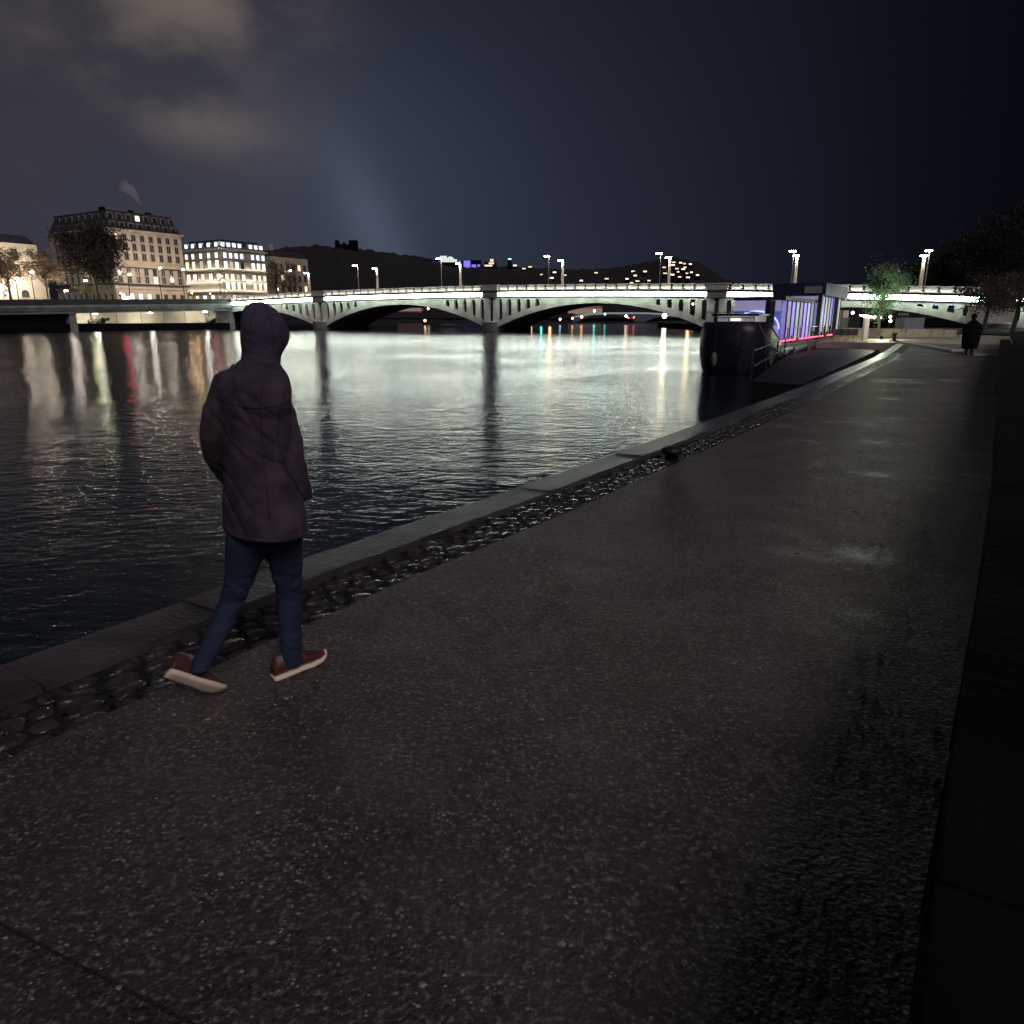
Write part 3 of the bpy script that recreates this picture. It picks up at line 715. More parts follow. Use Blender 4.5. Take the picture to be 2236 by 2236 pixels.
# trees -------------------------------------------------------------
def tree(name, label, base, H_, crown_c, cr, nleaf, leaf, lm, seed, group=None, clumps=16, trunk=.35):
    r = random.Random(seed); t_ = thing(name, label, 'tree', base, 0, group)
    tr = MB(); tr.tube([(0, 0, -.3), (r.uniform(-.2, .2), 0, H_ * .3), (r.uniform(-.4, .4), r.uniform(-.3, .3), H_ * .62)], [trunk, trunk * .75, trunk * .4], 7)
    cs = []
    for k in range(clumps):
        while True:
            v = Vector((r.uniform(-1, 1), r.uniform(-1, 1), r.uniform(-1, 1)))
            if v.length < 1: break
        c = Vector((crown_c[0] + v.x * cr[0] * .85, crown_c[1] + v.y * cr[1] * .85, crown_c[2] + v.z * cr[2] * .85)); cs.append((c, r.uniform(.26, .48)))
        tr.tube([(0, 0, H_ * r.uniform(.28, .55)), tuple((c + Vector((0, 0, -H_ * .1))) * .55 + Vector((0, 0, H_ * .18))), tuple(c)], [trunk * .3, trunk * .18, trunk * .05], 4)
    tr.build('trunk', M_bark, t_)
    cw = MB()
    for k in range(nleaf):
        c, q = r.choice(cs); v = Vector((r.gauss(0, .5), r.gauss(0, .5), r.gauss(0, .42))) * q
        p = Vector((c.x + v.x * cr[0], c.y + v.y * cr[1], c.z + v.z * cr[2]))
        a = Vector((r.gauss(0, 1), r.gauss(0, 1), r.gauss(0, 1))).normalized() * leaf * r.uniform(.5, 1.3); e = Vector((r.gauss(0, 1), r.gauss(0, 1), r.gauss(0, .6))).normalized() * leaf * r.uniform(.3, .8)
        k0 = len(cw.v); cw.v += [tuple(p - a), tuple(p + e), tuple(p + a), tuple(p - e)]; cw.f.append((k0, k0 + 1, k0 + 2, k0 + 3))
    me = bpy.data.meshes.new('crown'); me.from_pydata(cw.v, [], cw.f); link('crown', me, lm, t_)
    return t_
s_ = LBpx(206, 8); tree('tree', 'large dark full crowned tree in front of the tall corner block', LB(s_, 8, 4.6), 19, (0, 0, 12.6), (8.6, 6.5, 7.0), 17000, .36, M_leafd, 3, clumps=46, trunk=.5)
s_ = LBpx(14, 8); tree('tree', 'lit autumn tree at the left edge of the photo', LB(s_, 8, 4.3), 13, (0, 0, 8.6), (5.4, 4.5, 4.4), 4200, .26, M_leafy, 5, 'lit street trees on the left bank', 18, .3)
s_ = LBpx(98, 8); tree('tree', 'thin lit tree between the left edge and the large dark tree', LB(s_, 8, 4.3), 12.5, (0, 0, 8.8), (4.8, 4, 4.2), 3400, .26, M_leafy, 8, 'lit street trees on the left bank', 16, .28)
s_ = LBpx(180, 4); tree('tree', 'small yellow green lit tree under the large dark tree', LB(s_, 4, 4.8), 6, (0, 0, 4.0), (2.6, 2, 1.5), 700, .2, mat('leaf_lit', (.25, .27, .10), .7), 9, None, 10, .15)
s_ = LBpx(602, 7); tree('tree', 'lit street tree touching the right end of the floodlit building', LB(s_, 7, 5.6), 15, (0, 0, 9.5), (4, 3.6, 5.2), 2200, .25, M_leafb, 12, 'street trees right of the floodlit building', 18, .3)
s_ = LBpx(632, 10); tree('tree', 'darker street tree just left of the first bridge lamp', LB(s_, 10, 5.6), 15, (0, 0, 9.5), (3.6, 3.4, 5.6), 2200, .25, M_leafb, 13, 'street trees right of the floodlit building', 18, .3)
B3 = thing('apartment_building', 'warm dim building behind the street trees right of the floodlit one', 'building')
C3 = CC + D * 21 + MM * 3; corner_block(B3, C3, D, 16, MM, 14, 3.5, 21.0, M_facade2); mansard(B3, C3, D, 16, MM, 14, 21.0, 23.0, 1.4, M_roof)
for i in range(6):
    for z in (7, 10.3, 13.6, 17): window(B3, C3 - MM * .05, D, 1.8 + i * 2.5, z, 1.1, 1.8, M_lit if (i * 7 + int(z)) % 5 == 0 else None)
MB().box(-.7, .7, -.5, .5, 0, 2.4).build('chimney', M_facade, B3, False, C3 + D * 3 + MM * 3 + Vector((0, 0, 22.6)), (0, 0, LR))
# thin smoke drifting off the roof of the tall block
sm = MB(); P = [atF(x, y, 212) for x, y in ((307, 446), (300, 436), (292, 424), (282, 413), (268, 404))]
sm.tube(P, [.35, .7, 1.1, 1.5, 1.9], 10); so = sm.build('smoke', None, None, True)
ms = bpy.data.materials.new('smoke_volume'); ms.use_nodes = True; ms.node_tree.nodes.clear(); q = NB(ms.node_tree)
pv = q.n('ShaderNodeVolumePrincipled'); pv.inputs['Density'].default_value = .22; pv.inputs['Color'].default_value = (1, 1, 1, 1); pv.inputs['Anisotropy'].default_value = -.4; ou = q.n('ShaderNodeOutputMaterial'); q.lk(pv.outputs[0], ou.inputs['Volume'])
so.data.materials.append(ms); tag(so, kind='stuff')

# ------------------------------------------------------------------ hill and far lights
ridge = [(-700, 575), (300, 585), (480, 560), (560, 552), (620, 540), (690, 535), (770, 541), (800, 545), (860, 553), (930, 562), (1000, 576), (1080, 580), (1160, 584), (1240, 588), (1330, 586), (1400, 574), (1470, 560), (1530, 574), (1590, 612), (1680, 645), (1900, 668), (2400, 672), (3200, 672)]
v = []; f = []; FR = 1050; n = 960
for i in range(n + 1):
    px = -700 + 3900 * i / n; y = lerp(ridge, px) + 4.0 * mnoise.noise(Vector((px * .06, 2, 0))) + 3.0 * mnoise.noise(Vector((px * .17, 5, 0))) + 2.2 * abs(mnoise.noise(Vector((px * .45, 9, 0))))
    top = atF(px, y, FR); t_ = top.x / top.y
    for (F, zz) in ((420, -2), (600, (top.z - 2) * .28), (850, (top.z - 2) * .70), (FR, top.z), (1500, top.z * .9)):
        v.append((t_ * F, F, zz + (6 * mnoise.noise(Vector((px * .03, F * .02, 0))) if 500 < F < 1000 else 0)))
for i in range(n):
    for j in range(4): a = i * 5 + j; f.append((a, a + 5, a + 6, a + 1))
me = bpy.data.meshes.new('hills'); me.from_pydata(v, [], f); tag(link('hills', me, M_hill), kind='structure')
def far_box(name, label, cat, px0, px1, py0, py1, F, m, group=None, dep=12):
    a, c = atF(px0, py1, F), atF(px1, py0, F); t_ = thing(name, label, cat, ((a.x + c.x) / 2, F, a.z), 0, group)
    w = (c.x - a.x) / 2; MB().box(-w, w, 0, dep, -12, c.z - a.z).build('wall', m, t_); return t_, w, c.z - a.z
t_, w, h = far_box('hilltop_castle', 'dark block with two uneven towers on the ridge left of the light beam', 'building', 733, 778, 533, 560, 1000, M_dark)
MB().box(-w, -w * .72, 1, 10, h, h + 5).build('tower', M_dark, t_); MB().box(w * .30, w, 0, 11, h, h + 5).build('tower', M_dark, t_); MB().box(-w * .3, -w * .1, 0, 6, h, h + 2).build('chimney', M_dark, t_)
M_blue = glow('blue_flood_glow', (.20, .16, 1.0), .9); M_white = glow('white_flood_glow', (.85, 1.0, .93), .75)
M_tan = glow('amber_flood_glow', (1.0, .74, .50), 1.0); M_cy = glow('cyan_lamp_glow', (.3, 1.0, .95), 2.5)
def glow_part(t_, x0, x1, z0, z1, m, nm='glowing_wall_slab'): MB().box(x0, x1, -1.0, -.6, z0, z1).build(nm, m, t_)  # emissive slab, the floodlight on the wall put in as glow
t_, w, h = far_box('hilltop_hall', 'long hilltop building floodlit violet blue with pillars', 'building', 916, 1050, 568, 592, 990, M_dark)
for a, c in ((-.96, -.84), (-.55, -.25), (.15, .36), (.44, .66), (.70, .84), (.88, .97)): glow_part(t_, w * a, w * c, h * .45 if a < 0 else h * .1, h * (.92 if a < 0 else .95 if a < .5 else .6), M_blue, 'violet_bay')
t_, w, h = far_box('hilltop_church', 'low domed white floodlit church on the hilltop ridge', 'church', 963, 1000, 566, 576, 960, M_dark)
glow_part(t_, -w, w * .9, h * .35, h, M_white, 'nave'); MB().ball((w * .1, -1, h), (4.5, 2, 3.2), 10, 6).build('dome', M_white, t_); glow_part(t_, -w * 1.1, -w * .3, h, h + 4.0, M_white, 'gable')
t_, w, h = far_box('floodlit_tower', 'amber floodlit hillside building stepping up right of the violet one', 'building', 1058, 1084, 572, 582, 960, M_dark)
glow_part(t_, -w, w * .3, 0, h * .4, M_tan, 'wing'); glow_part(t_, -w * .3, w * .6, h * .5, h * .9, M_tan, 'body'); glow_part(t_, -w * .05, w * .5, h, h + 3.5, M_tan, 'gable')
M_hw = glow('house_window_amber', (1, .72, .46), 1.2); M_hw2 = glow('house_window_white', (1, .93, .78), 2.0)
sp = [(1113, 566, 2), (1124, 580, 1), (1144, 587, 0), (1157, 583, 0), (1183, 600, 0), (1211, 595, 1), (1205, 607, 1), (1233, 601, 0), (1270, 613, 1), (1302, 596, 0), (1325, 609, 0), (1382, 593, 1), (1388, 602, 1), (1370, 609, 1), (1409, 593, 1), (1392, 614, 0),
      (1380, 618, 0), (1417, 613, 0), (1451, 584, 0), (1471, 573, 0), (1469, 579, 1), (1478, 587, 0), (1487, 574, 1), (1495, 576, 0), (1508, 577, 1), (1492, 588, 1), (1481, 594, 0), (1468, 600, 1), (1500, 597, 0), (1510, 595, 1), (1502, 606, 1), (1485, 605, 0), (1524, 601, 1), (1452, 597, 0), (1496, 584, 0)]
ONES = 'first second third fourth fifth sixth seventh eighth ninth tenth eleventh twelfth thirteenth fourteenth fifteenth sixteenth seventeenth eighteenth nineteenth twentieth'.split()
def ordw(i): return ONES[i] if i < 20 else ('twenty-' + ONES[i - 20] if i < 29 else ('thirtieth' if i == 29 else 'thirty-' + ONES[i - 30]))
W8 = 'first second third fourth fifth sixth seventh eighth'.split()
def hill_y(px, py): return 560 + (py - lerp(ridge, px)) * -2.2
for i, (px, py, k) in enumerate(sp):
    F = max(620, 985 - max(0, py - lerp(ridge, px)) * 9)
    lab = {0: 'small amber lit house on the dark hillside', 1: 'small white lit house on the dark hillside', 2: 'tiny cyan lit house high on the ridge'}[k]
    lab = lab.replace(' on the dark hillside', '').replace(' high on the ridge', '') + (', %s from the left, outside the dense hillside cluster' if px < 1445 else ', %s from the left, inside the dense hillside cluster') % ordw(sorted(q[0] * 1000 + q[1] for q in sp).index(px * 1000 + py))
    t_, w, h = far_box('house', lab, 'house', px - 4.5, px + 4.5, py - 2.5, py + 3, F, M_dark, 'small lit houses on the far hillside', 6)
    MB().box(-w * random.uniform(.7, 1.1), w * random.uniform(.5, 1.0), -.5, -.1, h * .35, h * .85).build('window', (M_hw, M_hw2, M_cy)[k], t_)

# second bridge, banks and lamps seen through the arches
t_ = thing('distant_bridge', 'faint pale blue lit bridge seen through the arch right of the middle pier', 'bridge')
F2 = 430; M_fb = glow('pale_blue_deck_glow', (.55, .72, .85), .22)  # deck emits, the pale blue light on it put in as glow
P = [(1255, 690), (1290, 684), (1330, 682), (1370, 682), (1410, 682), (1445, 684), (1490, 689), (1540, 694)]
top = [atF(x, y, F2) for x, y in P]; MB().strip([p - Vector((0, 0, 1.0)) for p in top], top, (0, 6, 0)).build('deck', M_fb, t_)
for a, c in ((1250, 1400), (1400, 1560)):
    A_ = []; B2_ = []
    for j in range(13):
        x = a + (c - a) * j / 12; u_ = abs(j - 6) / 6; z_t = atF(x, 686, F2).z; A_.append(Vector((atF(x, 690, F2).x, F2 + .5, z_t - 5.6 * u_ ** 2.2 - .2))); B2_.append(Vector((atF(x, 690, F2).x, F2 + .5, z_t - .1)))
    MB().strip(A_, B2_, (0, 6, 0)).build('arch', mat('far_stone', (.10, .12, .14), .8), t_)
def orb(px, py, F, r, col, s, label, name='quay_light', hgt=None):
    p = atF(px, py, F); t_ = thing(name, label, 'lamp', (p.x, p.y, -1.0), 0, 'lamps on the far quays upstream'); z = p.z + 1.0
    MB().tube([(0, 0, 0), (0, 0, z)], .1, 5).build('post', M_black, t_)
    MB().ball((0, 0, z), r, 8, 5).build('lamp', glow('orb_%d_%d_%d_%d' % (*[int(c * 100) for c in col], s), col, s), t_)
OR, CY, RD, WM = (1, .55, .22), (.15, .9, .85), (1, .08, .12), (1, .85, .55)
for a in ((1160, 693, 300, .5, OR, 14, 'orange lamp just right of the middle pier'), (1182, 690, 300, .45, CY, 22, 'cyan lamp right of the middle pier'), (1201, 688, 290, .6, OR, 22, 'large orange lamp right of the cyan one'),
          (1223, 697, 330, .5, (.7, .85, .9), 6, 'pale lamp left of the distant bridge'), (1270, 692, 330, .6, OR, 9, 'orange lamp at the left springing of the distant bridge'), (1250, 695, 330, .5, OR, 7, 'orange lamp beside the pale one'),
          (1298, 679, 380, .6, CY, 16, 'cyan lamp above the distant bridge'), (1321, 686, 380, .5, CY, 10, 'second cyan lamp above the distant bridge'), (1367, 690, 330, .5, WM, 14, 'yellow lamp under the distant bridge'),
          (1372, 694, 335, .3, RD, 14, 'red lamp beside the yellow one'), (1384, 693, 335, .3, RD, 14, 'second red lamp beside the yellow one'), (1451, 690, 240, .75, WM, 22, 'bright cream lamp standing before the distant bridge'),
          (1503, 692, 230, .5, OR, 30, 'orange lamp close to the right pier'), (928, 700, 300, .5, OR, 8, 'orange lamp low under the left full arch'), (935, 674, 340, .5, (.9, 1, 1), 6, 'white lamp under the crown of the left full arch'),
          (1513, 664, 260, .4, WM, 8, 'cream lamp seen through the colonnade')): orb(*a)
# far warm hillside strip seen under the arch
t_, w, h = far_box('waterfront_houses', 'warm lit waterfront terrace behind the distant bridge', 'building', 1240, 1315, 668, 690, 470, mat('terrace_stucco', (.4, .25, .16), .9)); 
MB().box(-w, w, -.6, -.3, h * .1, h * .75).build('glowing_facade', glow('terrace_glow', (1, .60, .38), .16), t_)  # emissive slab carries the warm light falling on the front
t_, w, h = far_box('waterfront_houses', 'dim waterfront row under the left full arch', 'building', 868, 920, 667, 690, 470, mat('terrace_stucco', (.4, .25, .16), .9))
MB().box(-w, w, -.6, -.3, h * .45, h * .8).build('glowing_facade', glow('terrace_glow', (1, .60, .38), .16), t_)
fb = MB(); fb.box(-400, 400, 440, 470, -3, 1.5); tag(fb.build('far_bank', M_dark), kind='structure')

# ------------------------------------------------------------------ right bank beyond the path end
M_pav = mat('pale_paving', (.30, .26, .21), .6, var=.3, vscale=.6, bump=.3, bscale=10)
e0 = edge(QEND)
me = bpy.data.meshes.new('promenade')
pts = [qp(QEND, -9.0, -.0), qp(QEND, 60, 0), qp(150, 60, 0), qp(150, -3, 0), qp(112, -3, 0), qp(74, -9, 0)]
me.from_pydata([tuple(p) for p in pts] + [tuple(p - Vector((0, 0, 3))) for p in pts], [], [(0, 1, 2, 3, 4, 5)] + [(i, i + 6, (i + 1) % 6 + 6, (i + 1) % 6) for i in range(6)]); tag(link('promenade', me, M_pav), kind='structure')
kb = MB(); kb.prism([qp(QEND - .1, e0, 0), qp(QEND + .5, e0 - .2, 0), qp(QEND - 12.5, 4.2, 0), qp(QEND - 13.2, 3.7, 0)], (0, 0, .10)); tag(kb.build('kerb', mat('pale_kerb', (.42, .40, .35), .5)), kind='structure')
kb = MB(); kb.prism([qp(38.8, 3.3, -.01), qp(38.8, 6.2, -.01), qp(39.3, 6.2, -.01), qp(39.3, 3.3, -.01)], (0, 0, .08)); tag(kb.build('kerb', mat('pale_kerb', (.42, .40, .35), .5)), kind='structure')
rwp = thing('low_wall', 'low beige wall at the far end of the quay below the green tree', 'wall')
for i in range(9):
    a, c = atF(1840 + i * 28, 715, 66), atF(1840 + i * 28 + 27, 715, 66)
    MB().box(a.x, c.x, 66, 66.5, -.05, .82 - .02 * i).build('panel', mat('beige_wall', (.40, .34, .25), .8, var=.3, vscale=1), rwp)
# white lamp pillar
q = atF(1887, 741, 57); q.z = 0
t_ = thing('lamp_pillar', 'tall pale lamp pillar with a glowing head at the far end of the quay', 'lamp post', q)
MB().box(-.17, .17, -.17, .17, 0, 1.70).build('pillar', mat('white_pillar', (.75, .72, .58), .5), t_)
MB().tube([(-.60, 0, 1.90), (0, 0, 1.80), (.55, 0, 1.74)], [.04, .12, .04], 6).build('lamp', glow('pillar_glow', (1, .88, .85), 6), t_)
point('pillar_light', q + Vector((-.6, -2.2, 2.3)), 110, (1, .9, .72)); point('pillar_light', q + Vector((2.5, 3.0, 2.6)), 150, (1, .86, .66))
# little tables with pale splayed legs
for i, (px, lab) in enumerate(((1825, 'small dark table with pale splayed legs, left of the three'), (1840, 'small dark table with pale splayed legs, between the other two'), (1859, 'wider dark table with pale splayed legs nearest the lamp pillar'))):
    q = atF(px, 741, 57); q.z = 0; t_ = thing('table', lab, 'table', q, 0, 'dark tables on the lit far quay'); w = .26 if i < 2 else .42
    MB().box(-w * .8, w * .8, -.25, .25, .38, .86).build('top', M_black, t_)
    for sx in (-1, 1):
        for sy in (-.2, .2): MB().tube([(sx * w * .4, sy, .38), (sx * w * .9, sy, 0)], .045, 5).build('leg', mat('pale_leg', (.6, .5, .28), .6), t_)
q = atF(1951, 752, 55); q.z = 0; t_ = thing('bollard', 'short dark mooring bollard on the corner of the quay end', 'bollard', q)
MB().tube([(0, 0, 0), (0, 0, .45), (0, 0, .5), (0, 0, .62)], [.14, .13, .2, .17], 12).build('post', M_black, t_); MB().box(-.26, .26, -.26, .26, -.01, .06).build('base', M_black, t_)
# buildings and lit fronts under the right hand arch
t_, w, h = far_box('kiosk', 'tan boxy kiosk under the right bridge arch', 'kiosk', 1800, 1850, 678, 712, 88, mat('tan_board', (.46, .30, .20), .8, var=.2)); MB().box(w - .55, w + .1, -.3, 0, .1, h).build('pilaster', mat('white_board', (.7, .65, .6), .7), t_)
MB().box(-w * .6, w * .5, -.35, -.05, .05, .45).build('counter', mat('cream_counter', (.6, .55, .4), .7), t_)
point('kiosk_light', (atF(1820, 690, 84)) + Vector((0, -1, 1.4)), 120, (1, .8, .6))
t_, w, h = far_box('banner_stand', 'pale pink upright banner left of the tan kiosk', 'banner', 1781, 1805, 690, 730, 70, mat('pink_banner', (.62, .5, .48), .7), None, .3)
point('banner_light', atF(1793, 700, 67), 22, (1, .85, .9))
t_ = thing('light_string', 'string of small white lights over the moored boats under the right arch', 'string lights')
P = [atF(1740 + i * 9, 686 + 1.2 * math.sin(i * 1.3), 82) for i in range(9)]; MB().tube(P, .03, 4).build('cable', M_black, t_)
for i, p in enumerate(P): MB().ball(tuple(p - Vector((0, 0, .1))), (.30, .15, .13), 8, 4).build('bulb', glow('string_glow', (1, .9, .75), 6), t_)
for i, (px, py, col, lab) in enumerate(((1795, 668, (1, .7, .4), 'amber lamp high under the right arch'), (1910, 693, (1, .9, .85), 'white lamp right of the lamp pillar'), (1922, 694, (1, .9, .85), 'second white lamp right of the lamp pillar'), (1944, 692, (1, .85, .85), 'pinkish lamp under the green tree'), (1944, 701, (1, .95, .9), 'lower lamp under the green tree'), (1806, 677, (1, .5, .2), 'orange lamp above the tan kiosk'), (1862, 683, (.9, .95, 1), 'cool white lamp left of the lamp pillar'))):
    orb(px, py, 92, .19 if i else .22, col, 8, lab)
t_, w, h = far_box('parked_car', 'dark car under the right arch beside the lamp pillar', 'car', 1852, 1880, 694, 706, 80, M_black, None, 2)
t_, w, h = far_box('parked_car', 'dim car shape under the arch right of the green tree', 'car', 1975, 2020, 694, 704, 84, mat('car_grey', (.25, .28, .3), .4), None, 2)
MB().box(-w * .6, w * .5, .2, 1.8, h, h + .5).build('cabin', M_pane, t_)
tag(link('far_ground', MB().box(-1, 1, -1, 1, -1, 1).mesh('far_ground'), M_dark, None, qp(175, 40, -.9)), kind='structure').scale = (75, 110, 1)
for i, px in enumerate((2052, 2086)):
    u, q = bridge_pt(px, 3, 665); p = atF(px, 665, q.y)
    t_ = thing('blue_lamp', ('blue lamp in the first', 'blue lamp in the second')[i] + ' colonnade opening left of the east abutment', 'lamp', p, -BA, 'blue lamps inside the bridge colonnade')
    MB().box(-.7, .7, -.1, .1, -.12, .12).build('tube', glow('blue_tube_glow', (.12, .35, 1), 3), t_); MB().box(-.75, .75, .1, .2, -.2, .2).build('bracket', M_bdark, t_)
# right hand trees
q = atF(1922, 700, 62); tree('tree', 'small green tree lit from below in front of the right arch', (q.x, q.y, .5), 5.8, (.05, 0, 3.5), (2.0, 1.8, 2.5), 8000, .09, M_leafg, 21, None, 30, .14)
point('tree_uplight', (q.x - 1.0, q.y - 2.6, 1.3), 420, (.75, 1, .62), .1)
mb = thing('ground_spotlight', 'small round spotlight on the ground under the green tree', 'spotlight', (q.x - 1.0, q.y - 2.6, 0)); MB().tube([(0, 0, 0), (0, 0, .3)], .12, 10).build('housing', M_black, mb)
q = atF(2150, 700, 70); tree('tree', 'brownish bushy tree before the east end of the bridge', (q.x, q.y, .6), 6.5, (0, 0, 3.3), (2.9, 2.4, 1.9), 6000, .11, M_leafd, 22, 'brown trees at the east end of the bridge', 24, .2)
q = atF(2215, 700, 64); tree('tree', 'brownish tree at the right edge of the photo', (q.x, q.y, .6), 6.5, (0, 0, 3.2), (2.4, 2.4, 2.2), 4500, .11, M_leafd, 23, 'brown trees at the east end of the bridge', 22, .2)
for i, (px, F, zc_, cr_) in enumerate(((2130, 132, 7, (7, 6, 3.5)), (2225, 125, 9, (8, 7, 5)), (2330, 110, 10, (9, 8, 7)))):
    q = atF(px, 700, F); tree('tree', ('dark treetop rising behind the bridge parapet left of the brown tree', 'tall dark tree behind the east end of the bridge', 'tall black tree at the right margin')[i], (q.x, q.y + 12, 3), zc_ + 3, (0, 0, zc_), cr_, 9000, .32, mat('leaf_black', (.012, .011, .009), .9), 30 + i, 'dark trees behind the east bridge end', 26, .4)

# ------------------------------------------------------------------ houseboat, pontoon, piles
# pontoon: black deck beside the quay
pt = thing('pontoon', 'flat black floating pontoon moored between the houseboat and the quay', 'pontoon')
c4 = [onz(1640, 833, -.45), onz(1752, 840, -.45), onz(1950, 749, -.45), onz(1757, 747, -.45)]
P = [c4[0], c4[1], c4[2], c4[3]]
M_pdeck = mat('black_wet_deck', (.004, .004, .005), .55, bump=.3, bscale=12)
npl = 26
for i in range(npl):
    a, c = i / npl, (i + 1) / npl - .0012
    q4 = [P[0].lerp(P[3], a), P[1].lerp(P[2], a), P[1].lerp(P[2], c), P[0].lerp(P[3], c)]
    MB().prism([p - Vector((0, 0, .06)) for p in q4], (0, 0, .06)).build('plank', M_pdeck, pt)
MB().prism([p - Vector((0, 0, .7)) for p in P], (0, 0, .635)).build('float', M_black, pt)
M_rail = mat('galvanised_rail', (.30, .30, .32), .4, metal=.6)
mb = MB(); L0, L1 = P[0], P[3]
for i in range(9):
    p = L0.lerp(L1, i / 8); mb2 = MB(); mb2.tube([p, p + Vector((0, 0, 1.05))], .035, 6); mb2.build('rail_post', M_black, pt)
for z in (.5, 1.05): MB().tube([L0 + Vector((0, 0, z)), L1 + Vector((0, 0, z))], .035, 6).build('rail', M_black, pt)
# houseboat
st = atF(1584, 811, 40); st = Vector((st.x, st.y, -1.25)); HA = math.atan2(D.y, D.x)
hb = thing('houseboat', 'long dark moored houseboat with violet lit glazed cabin', 'houseboat', st, HA)
# local: x forward (away), y left, z up from water
secs = [(-.35, .42, 1.0), (-.15, .66, .9), (.25, .86, .7), (.9, .98, .5), (2.0, 1.04, .45), (6, 1.04, .35), (24, 1.0, .35), (31, .8, .4), (35, .15, .8)]
rings = []
for x, wf, zb in secs:
    w = 1.86 * wf; zt = 2.72 if x < 3 else (2.72 - (x - 3) * .40 if x < 6 else 1.45)
    rings.append([(x, -w * .70, -.5), (x, -w * .90, .25), (x, -w, zt * .45), (x, -w * .99, zt * .8), (x, -w * .88, zt), (x, w * .88, zt), (x, w * .99, zt * .8), (x, w, zt * .45), (x, w * .90, .25), (x, w * .70, -.5)])
MB().loft(rings).build('hull', M_hull, hb, True)
MB().strip([(x, -1.86 * wf - .05, 1.30) for x, wf, _ in secs], [(x, -1.86 * wf - .05, 1.42) for x, wf, _ in secs], (0, .10, 0)).build('rubbing_strake', M_black, hb)
wh = MB().box(1.2, 4.2, -1.15, 1.15, 2.60, 2.75).build('wheelhouse', M_hull, hb)
MB().box(1.3, 4.1, -1.05, 1.05, 2.75, 3.05).build('wheelhouse_window', glow('wheelhouse_glow', (.8, .75, .85), .22), hb)
MB().box(1.16, 1.29, -.35, .25, 2.80, 2.92).build('stern_lamp', glow('stern_lamp_glow', (1, 1, .8), 1.4), hb)
MB().box(1.0, 4.4, -1.3, 1.3, 3.05, 3.17).build('wheelhouse_roof', M_hull, hb)
for x, y in ((.05, .9), (.05, -.9)): MB().tube([(x - .05, y, .9), (x - .12, y, .9)], .12, 10).build('porthole', mat('porthole_glass', (.08, .08, .09), .3), hb)
for x, y in ((3, 2.02), (-.5, .55), (1.6, -2.0), (8, -2.05), (13, -2.05)):
    MB().ball((x, y, .75), (.17, .17, .40), 8, 6).build('fender', mat('grey_fender', (.12, .12, .13), .6), hb); MB().tube([(x, y * .97, 1.1), (x, y * .94, 1.5 if x > 5 else 2.6)], .02, 5).build('fender_rope', M_black, hb)
for z in (2.95, 3.25):
    MB().tube([(.1, -1.3, z), (-.15, 0, z), (.1, 1.3, z)], .025, 6).build('stern_rail', M_rail, hb)
for y in (-1.3, -.65, 0, .65, 1.3): MB().tube([(.1 - .25 * (1 - abs(y) / 1.3), y, 2.7), (.1 - .25 * (1 - abs(y) / 1.3), y, 3.25)], .022, 6).build('rail_post', M_rail, hb)
MB().tube([(.4, -1.5, 2.6), (-3, -3.0, 1.5), (-6.5, -4.6, 1.25)], .03, 6).build('mooring_rope', mat('rope', (.2, .17, .12), .9), hb)
# cabin with glowing panes on the quay side
M_violet = glow('violet_pane', (.30, .24, .95), .75); M_lilac = glow('lilac_pane', (.45, .42, .80), .40); M_deep = glow('deep_blue_pane', (.03, .06, .55), .50)
M_arc = glow('arc_tube', (.45, .50, 1), 1.6); M_red = glow('red_tube', (1, .06, .16), 3.0); M_ice = glow('ice_pane', (.45, .75, .75), .45)
MB().box(6.5, 29, -1.35, 1.5, 1.45, 1.60).build('cabin_floor', M_hull, hb)
MB().box(6.5, 17.8, -1.55, 1.6, 4.00, 4.22).build('cabin_roof', mat('navy_roof', (.015, .02, .06), .5), hb)
MB().box(18.2, 30.0, -2.0, 1.8, 4.55, 5.45).build('upper_roof', mat('navy_roof', (.015, .02, .06), .5), hb)
# end window facing the camera: pale band, deep blue lunette with a glowing rim
MB().box(6.52, 6.58, -1.30, 1.50, 3.35, 3.98).build('end_pane', M_lilac, hb); MB().box(6.60, 6.64, -1.3, 1.5, 1.62, 3.34).build('end_pane', M_deep, hb)
arc = [(6.46, 1.4 * math.cos(math.pi * j / 14) + .1, 2.3 + 1.05 * math.sin(math.pi * j / 14)) for j in range(15)]
MB().tube(arc, .045, 6).build('arc_light', M_arc, hb)
for y0, y1 in ((-1.3, -.55), (.75, 1.5)): MB().box(6.48, 6.51, y0, y1, 1.62, 2.5).build('end_pane', M_violet, hb)
MB().box(6.50, 6.56, -.5, .7, 1.62, 2.35).build('end_door', M_deep, hb)
for i in range(8):
    x0 = 6.7 + i * 1.38; m_ = (M_deep, M_lilac, M_violet, M_ice, M_lilac, M_violet, M_violet, M_ice)[i]
    MB().box(x0, x0 + 1.28, -1.36, -1.31, 1.62, 3.96).build('side_pane', m_, hb); MB().box(x0 + 1.28, x0 + 1.38, -1.42, -1.30, 1.6, 4.0).build('mullion', M_black, hb)
for i in range(8):
    x0 = 18.4 + i * 1.4; m_ = (M_lilac, M_violet, M_ice, M_lilac, M_violet, M_lilac, M_violet, M_ice)[i]
    MB().box(x0, x0 + 1.28, -1.56, -1.51, 1.9 if i % 2 else 2.4, 4.5).build('side_pane', m_, hb); MB().box(x0 + 1.28, x0 + 1.40, -1.62, -1.50, 1.6, 4.55).build('mullion', M_black, hb)
MB().box(18.25, 18.3, -1.5, 1.6, 2.0, 4.5).build('end_pane', M_lilac, hb)
MB().box(18.1, 18.19, -.5, -1.7, 4.7, 5.2).build('name_board', mat('grey_name_board', (.25, .25, .24), .6), hb)
